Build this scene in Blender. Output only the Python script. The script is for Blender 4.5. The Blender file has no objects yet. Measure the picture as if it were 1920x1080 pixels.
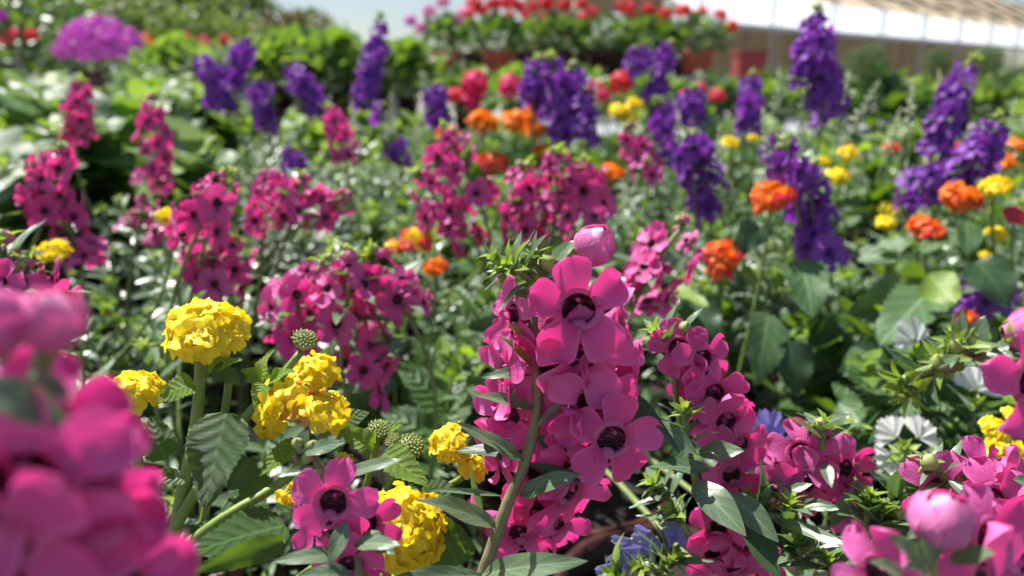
import bpy, math, random
from mathutils import Vector, Matrix
R = math.radians
rng = random.Random(7)
sc = bpy.context.scene
COL = sc.collection

# ------------------------------------------------------------------ camera, sky, sun, exposure
CAM = Vector((0, 0, 1.0)); PITCH = R(15.5); FPX = 1400.0
cd = bpy.data.cameras.new('camera'); cam = bpy.data.objects.new('camera', cd); COL.objects.link(cam)
cam.location = CAM; cam.rotation_euler = (R(90) - PITCH, 0, 0)
cd.sensor_width = 36; cd.lens = 36 * FPX / 1920; cd.clip_start = 0.01; cd.clip_end = 1000
cd.dof.use_dof = True; cd.dof.focus_distance = 0.215; cd.dof.aperture_fstop = 10.0
sc.camera = cam
SUN = Vector((-0.36, 0.32, 0.87)).normalized()
w = bpy.data.worlds.new('World'); sc.world = w; w.use_nodes = True
nt = w.node_tree
sky = nt.nodes.new('ShaderNodeTexSky'); sky.sky_type = 'NISHITA'; sky.sun_disc = False
sky.sun_elevation = math.asin(SUN.z); sky.sun_rotation = math.atan2(SUN.x, SUN.y)
nt.links.new(sky.outputs[0], nt.nodes['Background'].inputs[0]); nt.nodes['Background'].inputs[1].default_value = 0.06
sl = bpy.data.lights.new('sun', 'SUN'); sl.energy = 5.0; sl.angle = R(0.5); sl.color = (1, .96, .9)
so = bpy.data.objects.new('sun', sl); COL.objects.link(so); so.rotation_euler = SUN.to_track_quat('Z', 'Y').to_euler()
so.location = SUN * 30
sc.view_settings.view_transform = 'Standard'; sc.view_settings.look = 'None'; sc.view_settings.exposure = 1.05; sc.view_settings.gamma = 1
sc.render.engine = 'CYCLES'; sc.cycles.use_denoising = True
sc.cycles.max_bounces = 8; sc.cycles.diffuse_bounces = 4; sc.cycles.transmission_bounces = 6
sc.cycles.sample_clamp_indirect = 6

# ------------------------------------------------------------------ helpers
def P(px, py, d):
    "photo pixel (1920 x 1080) at depth d along the view axis -> world point"
    a = (px - 960) / FPX; v = (540 - py) / FPX
    return CAM + Vector((d * a, d * (math.cos(PITCH) + v * math.sin(PITCH)), d * (v * math.cos(PITCH) - math.sin(PITCH))))
def frame(p, y, z, s=1.0):
    y = Vector(y).normalized(); z = Vector(z)
    x = y.cross(z)
    if x.length < 1e-5: x = y.cross(Vector((1, .1, .2)))
    x.normalize(); z = x.cross(y)
    m = Matrix((x * s, y * s, z * s)).transposed().to_4x4(); m.translation = p
    return m
def faceframe(p, z, roll=0, s=1.0):
    "local +Z looks along z, local +Y is up, turned by roll"
    z = Vector(z).normalized(); up = Vector((0, 0, 1))
    if abs(z.dot(up)) > .97: up = Vector((0, 1, 0))
    y = (up - z * up.dot(z)).normalized()
    m = frame(p, y, z, s)
    return m @ Matrix.Rotation(roll, 4, 'Z')
def ru(a, b): return rng.uniform(a, b)
def rvec(): 
    a = ru(0, 2 * math.pi); z = ru(-1, 1); r = math.sqrt(1 - z * z)
    return Vector((r * math.cos(a), r * math.sin(a), z))

class MB:
    def __init__(s): s.v = []; s.f = []; s.uv = []; s.m = []
    def add(s, geo, M=None, mat=0):
        v, f, uv = geo; o = len(s.v)
        s.v += [tuple(M @ Vector(p)) for p in v] if M is not None else [tuple(p) for p in v]
        s.uv += uv
        s.f += [tuple(i + o for i in q) for q in f]; s.m += [mat] * len(f)
    def mesh(s, name, mats):
        me = bpy.data.meshes.new(name); me.from_pydata(s.v, [], s.f)
        for k in mats: me.materials.append(M_[k])
        me.polygons.foreach_set('material_index', s.m)
        me.polygons.foreach_set('use_smooth', [True] * len(s.f))
        ul = me.uv_layers.new(name='UVMap'); flat = []
        for q in s.f:
            for i in q: flat += s.uv[i]
        ul.data.foreach_set('uv', flat); me.update()
        return me
def grid(nu, nv, fn, wrap=False):
    v = []; uv = []; f = []
    for i in range(nv + 1):
        for j in range(nu + 1 if not wrap else nu):
            v.append(fn(j / nu, i / nv)); uv.append((j / nu, i / nv))
    w_ = nu + 1 if not wrap else nu
    for i in range(nv):
        for j in range(nu):
            j2 = (j + 1) % w_
            f.append((i * w_ + j, i * w_ + j2, (i + 1) * w_ + j2, (i + 1) * w_ + j))
    return v, f, uv
def tube_geo(pts, rad, seg=6):
    v = []; uv = []; f = []; n = len(pts)
    for i, p in enumerate(pts):
        t = (pts[min(i + 1, n - 1)] - pts[max(i - 1, 0)]).normalized()
        a = t.cross(Vector((.3, .9, .1))).normalized(); b = t.cross(a)
        r = rad[i] if isinstance(rad, (list, tuple)) else rad
        for k in range(seg):
            an = 2 * math.pi * k / seg
            v.append(p + a * (r * math.cos(an)) + b * (r * math.sin(an))); uv.append((k / seg, i / max(1, n - 1)))
    for i in range(n - 1):
        for k in range(seg):
            f.append((i * seg + k, i * seg + (k + 1) % seg, (i + 1) * seg + (k + 1) % seg, (i + 1) * seg + k))
    f.append(tuple(range((n - 1) * seg, n * seg)))
    return v, f, uv
def lathe_geo(prof, seg=20):
    "profile of (r, z)"
    v = []; uv = []; f = []; n = len(prof)
    for i, (r, z) in enumerate(prof):
        for k in range(seg):
            a = 2 * math.pi * k / seg
            v.append((r * math.cos(a), r * math.sin(a), z)); uv.append((k / seg, i / (n - 1)))
    for i in range(n - 1):
        for k in range(seg):
            f.append((i * seg + k, i * seg + (k + 1) % seg, (i + 1) * seg + (k + 1) % seg, (i + 1) * seg + k))
    return v, f, uv
def box_geo(x0, x1, y0, y1, z0, z1):
    v = [(x, y, z) for z in (z0, z1) for y in (y0, y1) for x in (x0, x1)]
    f = [(0, 2, 3, 1), (4, 5, 7, 6), (0, 1, 5, 4), (2, 6, 7, 3), (0, 4, 6, 2), (1, 3, 7, 5)]
    return v, f, [(p[0], p[1] + p[2]) for p in v]
def bez(p0, p1, p2, p3, n=10):
    o = []
    for i in range(n + 1):
        t = i / n; u = 1 - t
        o.append(p0 * u ** 3 + p1 * (3 * u * u * t) + p2 * (3 * u * t * t) + p3 * t ** 3)
    return o
def leaf_geo(L, W, prof, ns=8, nw=2, fold=.25, curl=.5, serr=0., wave=0., twist=0., quilt=0.):
    "a blade from the origin along +Y, upper side +Z"
    v = []; uv = []; y = z = 0.0; ph = ru(0, 6)
    for i in range(ns + 1):
        t = i / ns
        hw = W / 2 * max(prof(t), 0.0)
        if serr and 0 < i < ns: hw *= 1 + (serr if i % 2 else -serr)
        if i == ns: hw = min(hw, W * .02)
        an = .25 * curl - curl * t
        if i: y += L / ns * math.cos(an); z += L / ns * math.sin(an)
        tw = twist * t
        for j in range(-nw, nw + 1):
            s = j / nw
            dz = abs(s) * hw * fold * 2 * (1 - .5 * t) + wave * W * math.sin(t * 11 + ph + s) * s * s
            if quilt: dz += quilt * W * math.sin((t * ns / 4. - abs(s) * .9) * 2 * math.pi) * (.3 + abs(s)) * (1 - abs(s) * .4)
            x = s * hw
            v.append((x * math.cos(tw) - dz * math.sin(tw), y, z + dz * math.cos(tw) + x * math.sin(tw)))
            uv.append((s * .5 + .5, t))
    w_ = 2 * nw + 1
    f = [(i * w_ + j, i * w_ + j + 1, (i + 1) * w_ + j + 1, (i + 1) * w_ + j) for i in range(ns) for j in range(2 * nw)]
    return v, f, uv
lance = lambda t: math.sin(math.pi * min(1, t ** .82 * .97 + .03)) ** .9 * .98 + .02
ovate = lambda t: (math.sin(math.pi * min(1, t ** .62 * .95 + .05)) ** .75)
heart = lambda t: min(1, (t * 4.5 + .25)) * (1 - t ** 2.2) ** .75
def lobed(t): return (1 - abs(2 * t - .95) ** 2.2) ** .6 * (.86 + .14 * math.cos(t * 19)) if abs(2 * t - .95) < 1 else 0
petalprof = lambda t: (.55 + .75 * t) * max(0, 1 - t ** 4.5) ** .5

# ------------------------------------------------------------------ materials
M_ = {}
def newmat(name):
    m = bpy.data.materials.new(name); m.use_nodes = True
    nt = m.node_tree; b = nt.nodes['Principled BSDF']; M_[name] = m
    return m, nt, b
def N(nt, t, **kw):
    n = nt.nodes.new(t)
    for k, v in kw.items(): setattr(n, k, v)
    return n
def math_(nt, op, a, b=None):
    n = N(nt, 'ShaderNodeMath', operation=op)
    for i, x in enumerate((a, b)):
        if x is None: continue
        if isinstance(x, (int, float)): n.inputs[i].default_value = x
        else: nt.links.new(x, n.inputs[i])
    return n.outputs[0]
def mixc(nt, fac, a, b, mode='MIX'):
    n = N(nt, 'ShaderNodeMix', data_type='RGBA', blend_type=mode)
    for i, x in ((0, fac), (6, a), (7, b)):
        if isinstance(x, (int, float)): n.inputs[i].default_value = x
        elif isinstance(x, tuple): n.inputs[i].default_value = (*x, 1)
        else: nt.links.new(x, n.inputs[i])
    return n.outputs[2]
def leafmat(name, c1, c2, tr, rough=.4, trf=.3, vein=.35, veins=9., bump=.15, spec=.5, coat=0.):
    m, nt, b = newmat(name); L = nt.links
    oi = N(nt, 'ShaderNodeObjectInfo'); tc = N(nt, 'ShaderNodeTexCoord'); uvn = N(nt, 'ShaderNodeUVMap')
    sp = N(nt, 'ShaderNodeSeparateXYZ'); L.new(uvn.outputs[0], sp.inputs[0])
    au = math_(nt, 'MULTIPLY', math_(nt, 'ABSOLUTE', math_(nt, 'SUBTRACT', sp.outputs[0], .5)), 2.)
    lat = math_(nt, 'SINE', math_(nt, 'MULTIPLY', math_(nt, 'SUBTRACT', math_(nt, 'MULTIPLY', sp.outputs[1], veins), math_(nt, 'MULTIPLY', au, 1.6)), 6.283))
    latv = math_(nt, 'POWER', math_(nt, 'MAXIMUM', lat, 0.), 8.)
    mid = math_(nt, 'LESS_THAN', au, .07)
    vv = math_(nt, 'MAXIMUM', mid, math_(nt, 'MULTIPLY', latv, .55))
    nz = N(nt, 'ShaderNodeTexNoise'); nz.inputs['Scale'].default_value = 60; nz.inputs['Detail'].default_value = 3
    L.new(tc.outputs['Object'], nz.inputs['Vector'])
    f = math_(nt, 'ADD', math_(nt, 'MULTIPLY', oi.outputs['Random'], .6), math_(nt, 'SUBTRACT', math_(nt, 'MULTIPLY', nz.outputs[0], 1.3), .45))
    col = mixc(nt, f, c1, c2)
    col = mixc(nt, math_(nt, 'MULTIPLY', vv, vein), col, tuple(min(1, x * 2.2 + .04) for x in c2))
    L.new(col, b.inputs['Base Color'])
    b.inputs['Roughness'].default_value = rough; b.inputs['Specular IOR Level'].default_value = spec
    if coat: b.inputs['Coat Weight'].default_value = coat; b.inputs['Coat Roughness'].default_value = .25
    nz2 = N(nt, 'ShaderNodeTexNoise'); nz2.inputs['Scale'].default_value = 900; L.new(tc.outputs['Object'], nz2.inputs['Vector'])
    h = math_(nt, 'ADD', math_(nt, 'MULTIPLY', lat, .5), math_(nt, 'ADD', math_(nt, 'MULTIPLY', nz2.outputs[0], .6), math_(nt, 'MULTIPLY', mid, -.8)))
    bp = N(nt, 'ShaderNodeBump'); bp.inputs['Strength'].default_value = bump; bp.inputs['Distance'].default_value = .002
    L.new(h, bp.inputs['Height']); L.new(bp.outputs[0], b.inputs['Normal'])
    t = N(nt, 'ShaderNodeBsdfTranslucent'); t.inputs[0].default_value = (*tr, 1)
    mx = N(nt, 'ShaderNodeMixShader'); mx.inputs[0].default_value = trf
    L.new(b.outputs[0], mx.inputs[1]); L.new(t.outputs[0], mx.inputs[2]); L.new(mx.outputs[0], nt.nodes['Material Output'].inputs[0])
def petalmat(name, c1, c2, tr, trf=.4, rough=.55, sheen=.3, streak=.25, base=None):
    m, nt, b = newmat(name); L = nt.links
    oi = N(nt, 'ShaderNodeObjectInfo'); uvn = N(nt, 'ShaderNodeUVMap'); tc = N(nt, 'ShaderNodeTexCoord')
    sp = N(nt, 'ShaderNodeSeparateXYZ'); L.new(uvn.outputs[0], sp.inputs[0])
    nz = N(nt, 'ShaderNodeTexNoise'); nz.inputs['Scale'].default_value = 5
    mp = N(nt, 'ShaderNodeMapping'); mp.inputs['Scale'].default_value = (6, .7, 1); L.new(uvn.outputs[0], mp.inputs[0]); L.new(mp.outputs[0], nz.inputs['Vector'])
    f = math_(nt, 'ADD', math_(nt, 'MULTIPLY', oi.outputs['Random'], .7), math_(nt, 'SUBTRACT', math_(nt, 'MULTIPLY', nz.outputs[0], streak * 2), streak * .6))
    col = mixc(nt, f, c1, c2)
    if base:
        g = math_(nt, 'MULTIPLY', math_(nt, 'MAXIMUM', math_(nt, 'SUBTRACT', .32, sp.outputs[1]), 0.), 2.4)
        col = mixc(nt, g, col, base)
        eu = math_(nt, 'POWER', math_(nt, 'MULTIPLY', math_(nt, 'ABSOLUTE', math_(nt, 'SUBTRACT', sp.outputs[0], .5)), 2.), 6.)
        ed = math_(nt, 'MAXIMUM', eu, math_(nt, 'POWER', sp.outputs[1], 9.))
        col = mixc(nt, math_(nt, 'MULTIPLY', ed, .45), col, tuple(min(1, x * 1.15 + .1) for x in c2))
    L.new(col, b.inputs['Base Color']); b.inputs['Roughness'].default_value = rough
    b.inputs['Sheen Weight'].default_value = sheen; b.inputs['Sheen Tint'].default_value = (*c2, 1)
    nz2 = N(nt, 'ShaderNodeTexNoise'); nz2.inputs['Scale'].default_value = 3.; mp2 = N(nt, 'ShaderNodeMapping'); mp2.inputs['Scale'].default_value = (7, 2, 1)
    L.new(uvn.outputs[0], mp2.inputs[0]); L.new(mp2.outputs[0], nz2.inputs['Vector'])
    bp = N(nt, 'ShaderNodeBump'); bp.inputs['Strength'].default_value = .25; bp.inputs['Distance'].default_value = .0015
    L.new(nz2.outputs[0], bp.inputs['Height']); L.new(bp.outputs[0], b.inputs['Normal'])
    t = N(nt, 'ShaderNodeBsdfTranslucent'); t.inputs[0].default_value = (*tr, 1)
    mx = N(nt, 'ShaderNodeMixShader'); mx.inputs[0].default_value = trf
    L.new(b.outputs[0], mx.inputs[1]); L.new(t.outputs[0], mx.inputs[2]); L.new(mx.outputs[0], nt.nodes['Material Output'].inputs[0])
def plain(name, c1, c2, rough=.6, scale=30., bump=.2, spec=.5, dist=.003):
    m, nt, b = newmat(name); L = nt.links
    tc = N(nt, 'ShaderNodeTexCoord'); nz = N(nt, 'ShaderNodeTexNoise'); nz.inputs['Scale'].default_value = scale; nz.inputs['Detail'].default_value = 6
    L.new(tc.outputs['Object'], nz.inputs['Vector'])
    rp = N(nt, 'ShaderNodeMapRange'); rp.inputs[1].default_value = .3; rp.inputs[2].default_value = .7; L.new(nz.outputs[0], rp.inputs[0])
    L.new(mixc(nt, rp.outputs[0], c1, c2), b.inputs['Base Color']); b.inputs['Roughness'].default_value = rough; b.inputs['Specular IOR Level'].default_value = spec
    bp = N(nt, 'ShaderNodeBump'); bp.inputs['Strength'].default_value = bump; bp.inputs['Distance'].default_value = dist
    L.new(nz.outputs[0], bp.inputs['Height']); L.new(bp.outputs[0], b.inputs['Normal'])

leafmat('angel_leaf', (.065, .12, .058), (.15, .215, .125), (.20, .36, .05), rough=.32, trf=.22, vein=.30, veins=5, bump=.10, spec=.85)
leafmat('angel_young', (.16, .26, .04), (.26, .36, .07), (.42, .58, .05), rough=.45, trf=.35, vein=.3, veins=4, bump=.08)
leafmat('lantana_leaf', (.035, .095, .02), (.07, .14, .03), (.22, .40, .02), rough=.36, trf=.26, vein=.35, veins=7, bump=.55, spec=.7)
leafmat('lantana_young', (.13, .24, .03), (.20, .32, .04), (.38, .58, .03), rough=.45, trf=.4, vein=.3, veins=7, bump=.5)
leafmat('broad_leaf', (.05, .12, .04), (.11, .19, .075), (.24, .42, .03), rough=.46, trf=.33, vein=.5, veins=5, bump=.2, spec=.55)
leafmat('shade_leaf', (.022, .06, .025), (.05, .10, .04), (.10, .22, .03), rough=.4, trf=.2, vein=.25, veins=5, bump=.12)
leafmat('lime_leaf', (.13, .23, .03), (.22, .32, .05), (.30, .46, .04), rough=.5, trf=.4, vein=.2, veins=5, bump=.1)
leafmat('silver_leaf', (.16, .22, .14), (.30, .35, .25), (.25, .38, .12), rough=.5, trf=.25, vein=.25, veins=4, bump=.1)
leafmat('tree_leaf', (.05, .10, .025), (.12, .18, .045), (.20, .32, .04), rough=.5, trf=.3, vein=0, bump=0)
leafmat('tree_leaf_pale', (.14, .20, .06), (.22, .27, .09), (.30, .42, .07), rough=.5, trf=.35, vein=0, bump=0)
leafmat('bronze_leaf', (.10, .07, .05), (.17, .12, .08), (.22, .16, .06), rough=.5, trf=.25, vein=0, bump=0)
petalmat('pink_petal', (.64, .055, .31), (.74, .19, .50), (.90, .04, .29), trf=.36, sheen=.2, base=(.52, .02, .16))
petalmat('pink_far', (.56, .04, .27), (.68, .12, .44), (.80, .02, .22), trf=.38)
petalmat('purple_petal', (.18, .032, .33), (.35, .12, .55), (.36, .05, .56), trf=.4)
petalmat('yellow_petal', (.93, .74, .02), (.95, .82, .04), (1, .80, .02), trf=.36, rough=.5, sheen=.1)
petalmat('wilt_petal', (.80, .38, .03), (.85, .52, .08), (.9, .4, .03), trf=.38, rough=.6, sheen=.1)
petalmat('orange_petal', (.82, .12, .02), (.88, .26, .025), (.95, .16, .01), trf=.4, sheen=.1)
petalmat('amber_petal', (.85, .25, .012), (.9, .36, .02), (.95, .28, .01), trf=.4, sheen=.1)
petalmat('rose_petal', (.75, .04, .12), (.80, .16, .16), (.9, .06, .12), trf=.4, sheen=.1)
petalmat('hot_petal', (.70, .02, .14), (.76, .07, .26), (.85, .02, .14), trf=.35)
petalmat('red_petal', (.60, .012, .02), (.70, .03, .05), (.75, .01, .02), trf=.35)
petalmat('white_petal', (.76, .77, .74), (.84, .84, .82), (.7, .75, .6), trf=.35, sheen=0)
petalmat('blue_petal', (.30, .26, .72), (.42, .38, .82), (.35, .3, .8), trf=.35)
petalmat('mauve_petal', (.42, .06, .40), (.55, .14, .55), (.6, .06, .5), trf=.35)
petalmat('paler_pink', (.75, .26, .52), (.8, .4, .65), (.8, .25, .5), trf=.35)
petalmat('budshell', (.62, .08, .34), (.74, .24, .50), (.85, .10, .35), trf=.3, base=(.62, .35, .40))
plain('bud_pink', (.62, .14, .36), (.78, .36, .52), .5, 90)
plain('bud_green', (.20, .26, .07), (.38, .42, .15), .5, 200)
plain('stem', (.13, .20, .06), (.24, .28, .10), .5, 120, .15)
plain('stem_brown', (.16, .13, .07), (.24, .24, .11), .55, 150, .2)
plain('stem_lantana', (.13, .22, .04), (.22, .30, .06), .55, 160, .2)
plain('bark', (.08, .06, .045), (.17, .14, .10), .9, 6, .6, .2)
plain('pot_maroon', (.028, .006, .005), (.042, .010, .008), .42, 40, .1)
plain('pot_clay', (.30, .055, .03), (.38, .085, .045), .5, 20, .1)
plain('pot_grey', (.05, .09, .09), (.08, .12, .12), .5, 20, .1)
plain('soil', (.008, .006, .005), (.02, .014, .01), .95, 160, 1.)
plain('gravel', (.16, .145, .125), (.34, .31, .27), .9, 45, .8)
plain('metal_grey', (.30, .31, .32), (.42, .43, .44), .4, 8, .05)
plain('bench_dark', (.012, .012, .013), (.03, .03, .03), .7, 20, .2)
plain('white_sheet', (.76, .79, .82), (.84, .86, .88), .45, 3, .05)
plain('tan_cloth', (.42, .33, .20), (.52, .42, .27), .8, 2, .1)
plain('tan_wall', (.36, .30, .20), (.46, .39, .28), .9, .8, .1)
plain('sign_red', (.22, .02, .02), (.27, .03, .03), .6, 5, .05)
def throatmat():
    m, nt, b = newmat('throat'); L = nt.links
    tc = N(nt, 'ShaderNodeTexCoord'); nz = N(nt, 'ShaderNodeTexNoise'); nz.inputs['Scale'].default_value = 9; nz.inputs['Detail'].default_value = 2
    mp = N(nt, 'ShaderNodeMapping'); mp.inputs['Scale'].default_value = (.6, 2.2, 1.4); L.new(tc.outputs['Object'], mp.inputs[0]); L.new(mp.outputs[0], nz.inputs['Vector'])
    r = N(nt, 'ShaderNodeMapRange'); r.inputs[1].default_value = .52; r.inputs[2].default_value = .66; L.new(nz.outputs[0], r.inputs[0])
    L.new(mixc(nt, r.outputs[0], (.035, .003, .012), (.30, .05, .10)), b.inputs['Base Color']); b.inputs['Roughness'].default_value = .6
throatmat()
petalmat('throat_rim', (.58, .07, .32), (.66, .20, .44), (.8, .1, .3), trf=.35)

# ------------------------------------------------------------------ object helpers
def tag(o, label, cat, group=None, kind=None):
    if label: o['label'] = label
    if cat: o['category'] = cat
    if group: o['group'] = group
    if kind: o['kind'] = kind
    return o
def obj(name, me, parent=None, M=None, kind=None):
    o = bpy.data.objects.new(name, me); COL.objects.link(o)
    if parent is not None:
        o.parent = parent
        base = WM[parent.name]
        W = M if M is not None else base
        o.matrix_parent_inverse = Matrix.Identity(4)
        o.matrix_basis = base.inverted() @ W
    else:
        W = M if M is not None else Matrix.Identity(4)
        o.matrix_basis = W
    WM[o.name] = W.copy()
    if kind: o['kind'] = kind
    return o
WM = {}
def empty(name, loc):
    return obj(name, None, None, Matrix.Translation(loc))
def bake(name, geos, mats, parent=None, kind=None):
    "one mesh from world-space pieces [(geo, matrix, slot)]; its origin stays on the parent"
    mb = MB(); inv = WM[parent.name].inverted() if parent is not None else Matrix.Identity(4)
    for g, M, k in geos: mb.add(g, inv @ M if M is not None else inv, k)
    return obj(name, mb.mesh(name, mats), parent, None, kind)

# ------------------------------------------------------------------ shared pieces
def one(name, geo, mat):
    mb = MB(); mb.add(geo); return mb.mesh(name, [mat])
LEAF = {}
def make_leaves(key, n, L, W, prof, mat, ns, nw, fold, curl, serr=0., wave=0., quilt=0.):
    LEAF[key] = [one('leaf', leaf_geo(L, W, prof, ns, nw, fold * ru(.7, 1.3), curl * ru(.6, 1.4), serr, wave * ru(.5, 1.5), ru(-.4, .4), quilt), mat) for _ in range(n)]
make_leaves('angel', 5, 1, .26, lance, 'angel_leaf', 10, 2, .22, .45, 0, .04)
make_leaves('angel_wide', 4, 1, .34, lance, 'angel_leaf', 12, 3, .16, .35, 0, .05)
make_leaves('angel_young', 5, 1, .30, lance, 'angel_young', 6, 1, .28, .7)
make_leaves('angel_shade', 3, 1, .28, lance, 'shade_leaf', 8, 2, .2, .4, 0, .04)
make_leaves('lantana', 5, 1, .66, ovate, 'lantana_leaf', 28, 3, .12, .5, .05, .04, .012)
make_leaves('lantana_young', 4, 1, .55, ovate, 'lantana_young', 20, 2, .22, .6, .07, .06, .012)
make_leaves('broad', 5, 1, .78, heart, 'broad_leaf', 18, 3, .10, .5, .06, .06)
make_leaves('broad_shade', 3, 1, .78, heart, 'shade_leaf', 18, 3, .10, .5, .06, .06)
make_leaves('lime', 3, 1, .8, heart, 'lime_leaf', 14, 3, .1, .4, .05, .05)

def petal_mesh(mat, L=.74, W=.74, ns=9, nw=4, bend=.35, cup=.12, name='petal'):
    ph = ru(0, 6); nt_ = ru(0, .10); fd = ru(-.12, .16); sk = ru(-.1, .1)
    def fn(u, t):
        s = u * 2 - 1; hw = W / 2 * petalprof(t) if t < .999 else W * .14
        x = s * hw + sk * t * t; z = -bend * L * t * t * .55 + cup * s * s * W * (.4 + t) + .05 * math.sin(s * 3.5 + ph) * t * t + .03 * math.sin(t * 6 + ph) * s
        yy = L * t - nt_ * L * math.exp(-(s * 3) ** 2) * t ** 8; z += .035 * math.sin(s * 9 + ph * 2) * t ** 3 + fd * abs(s) ** 1.5 * t
        return (x, yy, z)
    return one(name, grid(2 * nw, ns, fn), mat)
PET = {'pink': [petal_mesh('pink_petal', W=ru(.76, .90), bend=ru(-.1, .7), cup=ru(-.03, .2)) for _ in range(10)]}
def throat_geo(mb, k=0, seg=14, detail=True):
    "rim slot k, dark slot k+1; unit flower radius"
    rim = lathe_geo([(.50, -.02), (.43, .035), (.36, .02), (.33, -.05)], seg)
    mb.add(rim, Matrix.Diagonal((1, .92, 1, 1)), k)
    mb.add(lathe_geo([(.335, -.045), (.30, -.16), (.2, -.30), (.02, -.36)], seg), Matrix.Diagonal((1, .92, 1, 1)), k + 1)
    if detail:
        for dx, dy, r in ((-.02, -.43, .13),):
            mb.add(lathe_geo([(r * 1.9, -.06), (r * 1.4, .02), (r, .03), (r * .85, .0)], 10), Matrix.Translation((dx, dy, 0)), k)
            mb.add(lathe_geo([(r * .92, .02), (r * .7, -.04), (.01, -.06)], 10), Matrix.Translation((dx, dy, 0)), k + 1)
        mb.add(lathe_geo([(.02, -.2), (.05, .0), (.035, .07), (.0, .08)], 6), Matrix.Translation((.0, .18, 0)), k)
    mb.add(lathe_geo([(.5, -.03), (.34, -.22), (.22, -.45), (.08, -.6)], 10), None, k)
_mb = MB(); throat_geo(_mb); THROAT = _mb.mesh('flower', ['throat_rim', 'throat'])
PANG = [92, 22, -48, -128, 160]
def pet_matrix(k, tilt=None, jit=True):
    a = R(PANG[k] - 90 + (ru(-7, 7) if jit else 0)); s = (1.0, .98, 1.05, 1.05, .98)[k]
    t = ru(-.12, .22) if tilt is None else tilt
    return Matrix.Rotation(a, 4, 'Z') @ Matrix.Translation((0, .30, (k % 2) * .03)) @ Matrix.Rotation(t, 4, 'X') @ Matrix.Scale(s, 4)
def spike_flower_mesh(pm, rim, dark='throat'):
    mb = MB(); 
    for k in range(5):
        W = ru(.85, .98); bend = ru(-.2, .6); cup = ru(.02, .3)
        def fn(u, t, W=W, bend=bend, cup=cup):
            s = u * 2 - 1; hw = W / 2 * petalprof(t) if t < .99 else W * .15
            return (s * hw, .74 * t, -bend * .4 * t * t + cup * s * s)
        mb.add(grid(4, 4, fn), pet_matrix(k), 0)
    mb.add(lathe_geo([(.46, -.02), (.35, .03), (.27, -.02)], 10), None, 1)
    mb.add(lathe_geo([(.275, -.015), (.2, -.18), (.02, -.25)], 10), None, 2)
    mb.add(lathe_geo([(.17, .03), (.02, .02)], 6), Matrix.Translation((0, -.45, .02)), 2)
    return mb.mesh('flower', [pm, rim, dark])
plain('purple_dark', (.05, .012, .14), (.10, .03, .26), .6, 60)
FLO = {'pink': [spike_flower_mesh('pink_petal', 'throat_rim') for _ in range(5)],
       'purple': [spike_flower_mesh('purple_petal', 'purple_petal', 'purple_dark') for _ in range(5)]}
def bud_geo():
    def fn(u, t):
        a = u * 2 * math.pi; r = .5 * math.sin(math.pi * (t * .93 + .05)) ** .8 * (1 + .08 * math.sin(3 * a + 5 * t))
        return (r * math.cos(a), r * math.sin(a), t * 1.15)
    return grid(12, 8, fn, True)
_mb = MB(); _mb.add(bud_geo(), Matrix.Scale(.93, 4), 0)
for k in range(7):
    a0 = k * 2.3; lift = .03 * (k % 3) + .02
    def shell(u, t, a0=a0, lift=lift, k=k):
        q = u * 2 - 1; tt = t * (.97 - .30 * q * q - .06 * (k % 3)); a = a0 + q * (1.05 + .15 * (k % 2))
        r = .5 * math.sin(math.pi * (tt * .9 + .05)) ** .8 * (1 + lift + .05 * q * q + .12 * t ** 3 * (1 - q * q) * (k % 2))
        return (r * math.cos(a), r * math.sin(a), tt * 1.12 + .03 * math.sin(q * 5 + k) * t)
    _mb.add(grid(8, 7, shell), None, 2)
for k in range(5): _mb.add(leaf_geo(.55, .34, lance, 5, 1, .1, -1.0), Matrix.Rotation(k * 1.257, 4, 'Z') @ Matrix.Translation((0, .22, 0)) @ Matrix.Rotation(R(68), 4, 'X'), 1)
BUDP = _mb.mesh('bud', ['bud_pink', 'angel_young', 'budshell'])
BUDG = one('bud', bud_geo(), 'bud_green')

# lantana florets (unit = floret radius), tube runs down -Z
def floret_mesh(mat, lob=4):
    ph = [ru(-.15, .35) for _ in range(12)]; n = 28
    mb = MB(); v = [(0, 0, -.12)]; uv = [(.5, .0)]; f = []
    for ring, rr in ((1, .42), (2, 1.0)):
        for k in range(n):
            a = 2 * math.pi * k / n; lobe = .55 + .45 * abs(math.cos(a * lob / 2 + .4)) ** .42
            r = rr * (lobe if ring == 2 else .9); z = (.12 if ring == 1 else ph[int(k * lob / n) % 12] - .05 + .13 * math.sin(a * 3 + ph[1] * 9))
            v.append((r * math.cos(a), r * math.sin(a), z)); uv.append((k / n, rr))
    for k in range(n):
        k2 = (k + 1) % n
        f.append((0, 1 + k, 1 + k2)); f.append((1 + k, 1 + n + k, 1 + n + k2, 1 + k2))
    mb.add((v, f, uv)); mb.add(lathe_geo([(.17, -2.6), (.2, -1.2), (.3, .02)], 6))
    return mb.mesh('floret', [mat])
FLR = {k: [floret_mesh(k, 4 if i % 2 else 5) for i in range(4)] for k in ('yellow_petal', 'wilt_petal', 'orange_petal', 'amber_petal', 'rose_petal')}
def rece_geo(): return lathe_geo([(.12, -1.0), (.28, -.75), (.42, -.4), (.5, .0), (.35, .3), (.02, .42)], 12)
RECE = one('flower_head', rece_geo(), 'stem_lantana')
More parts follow.
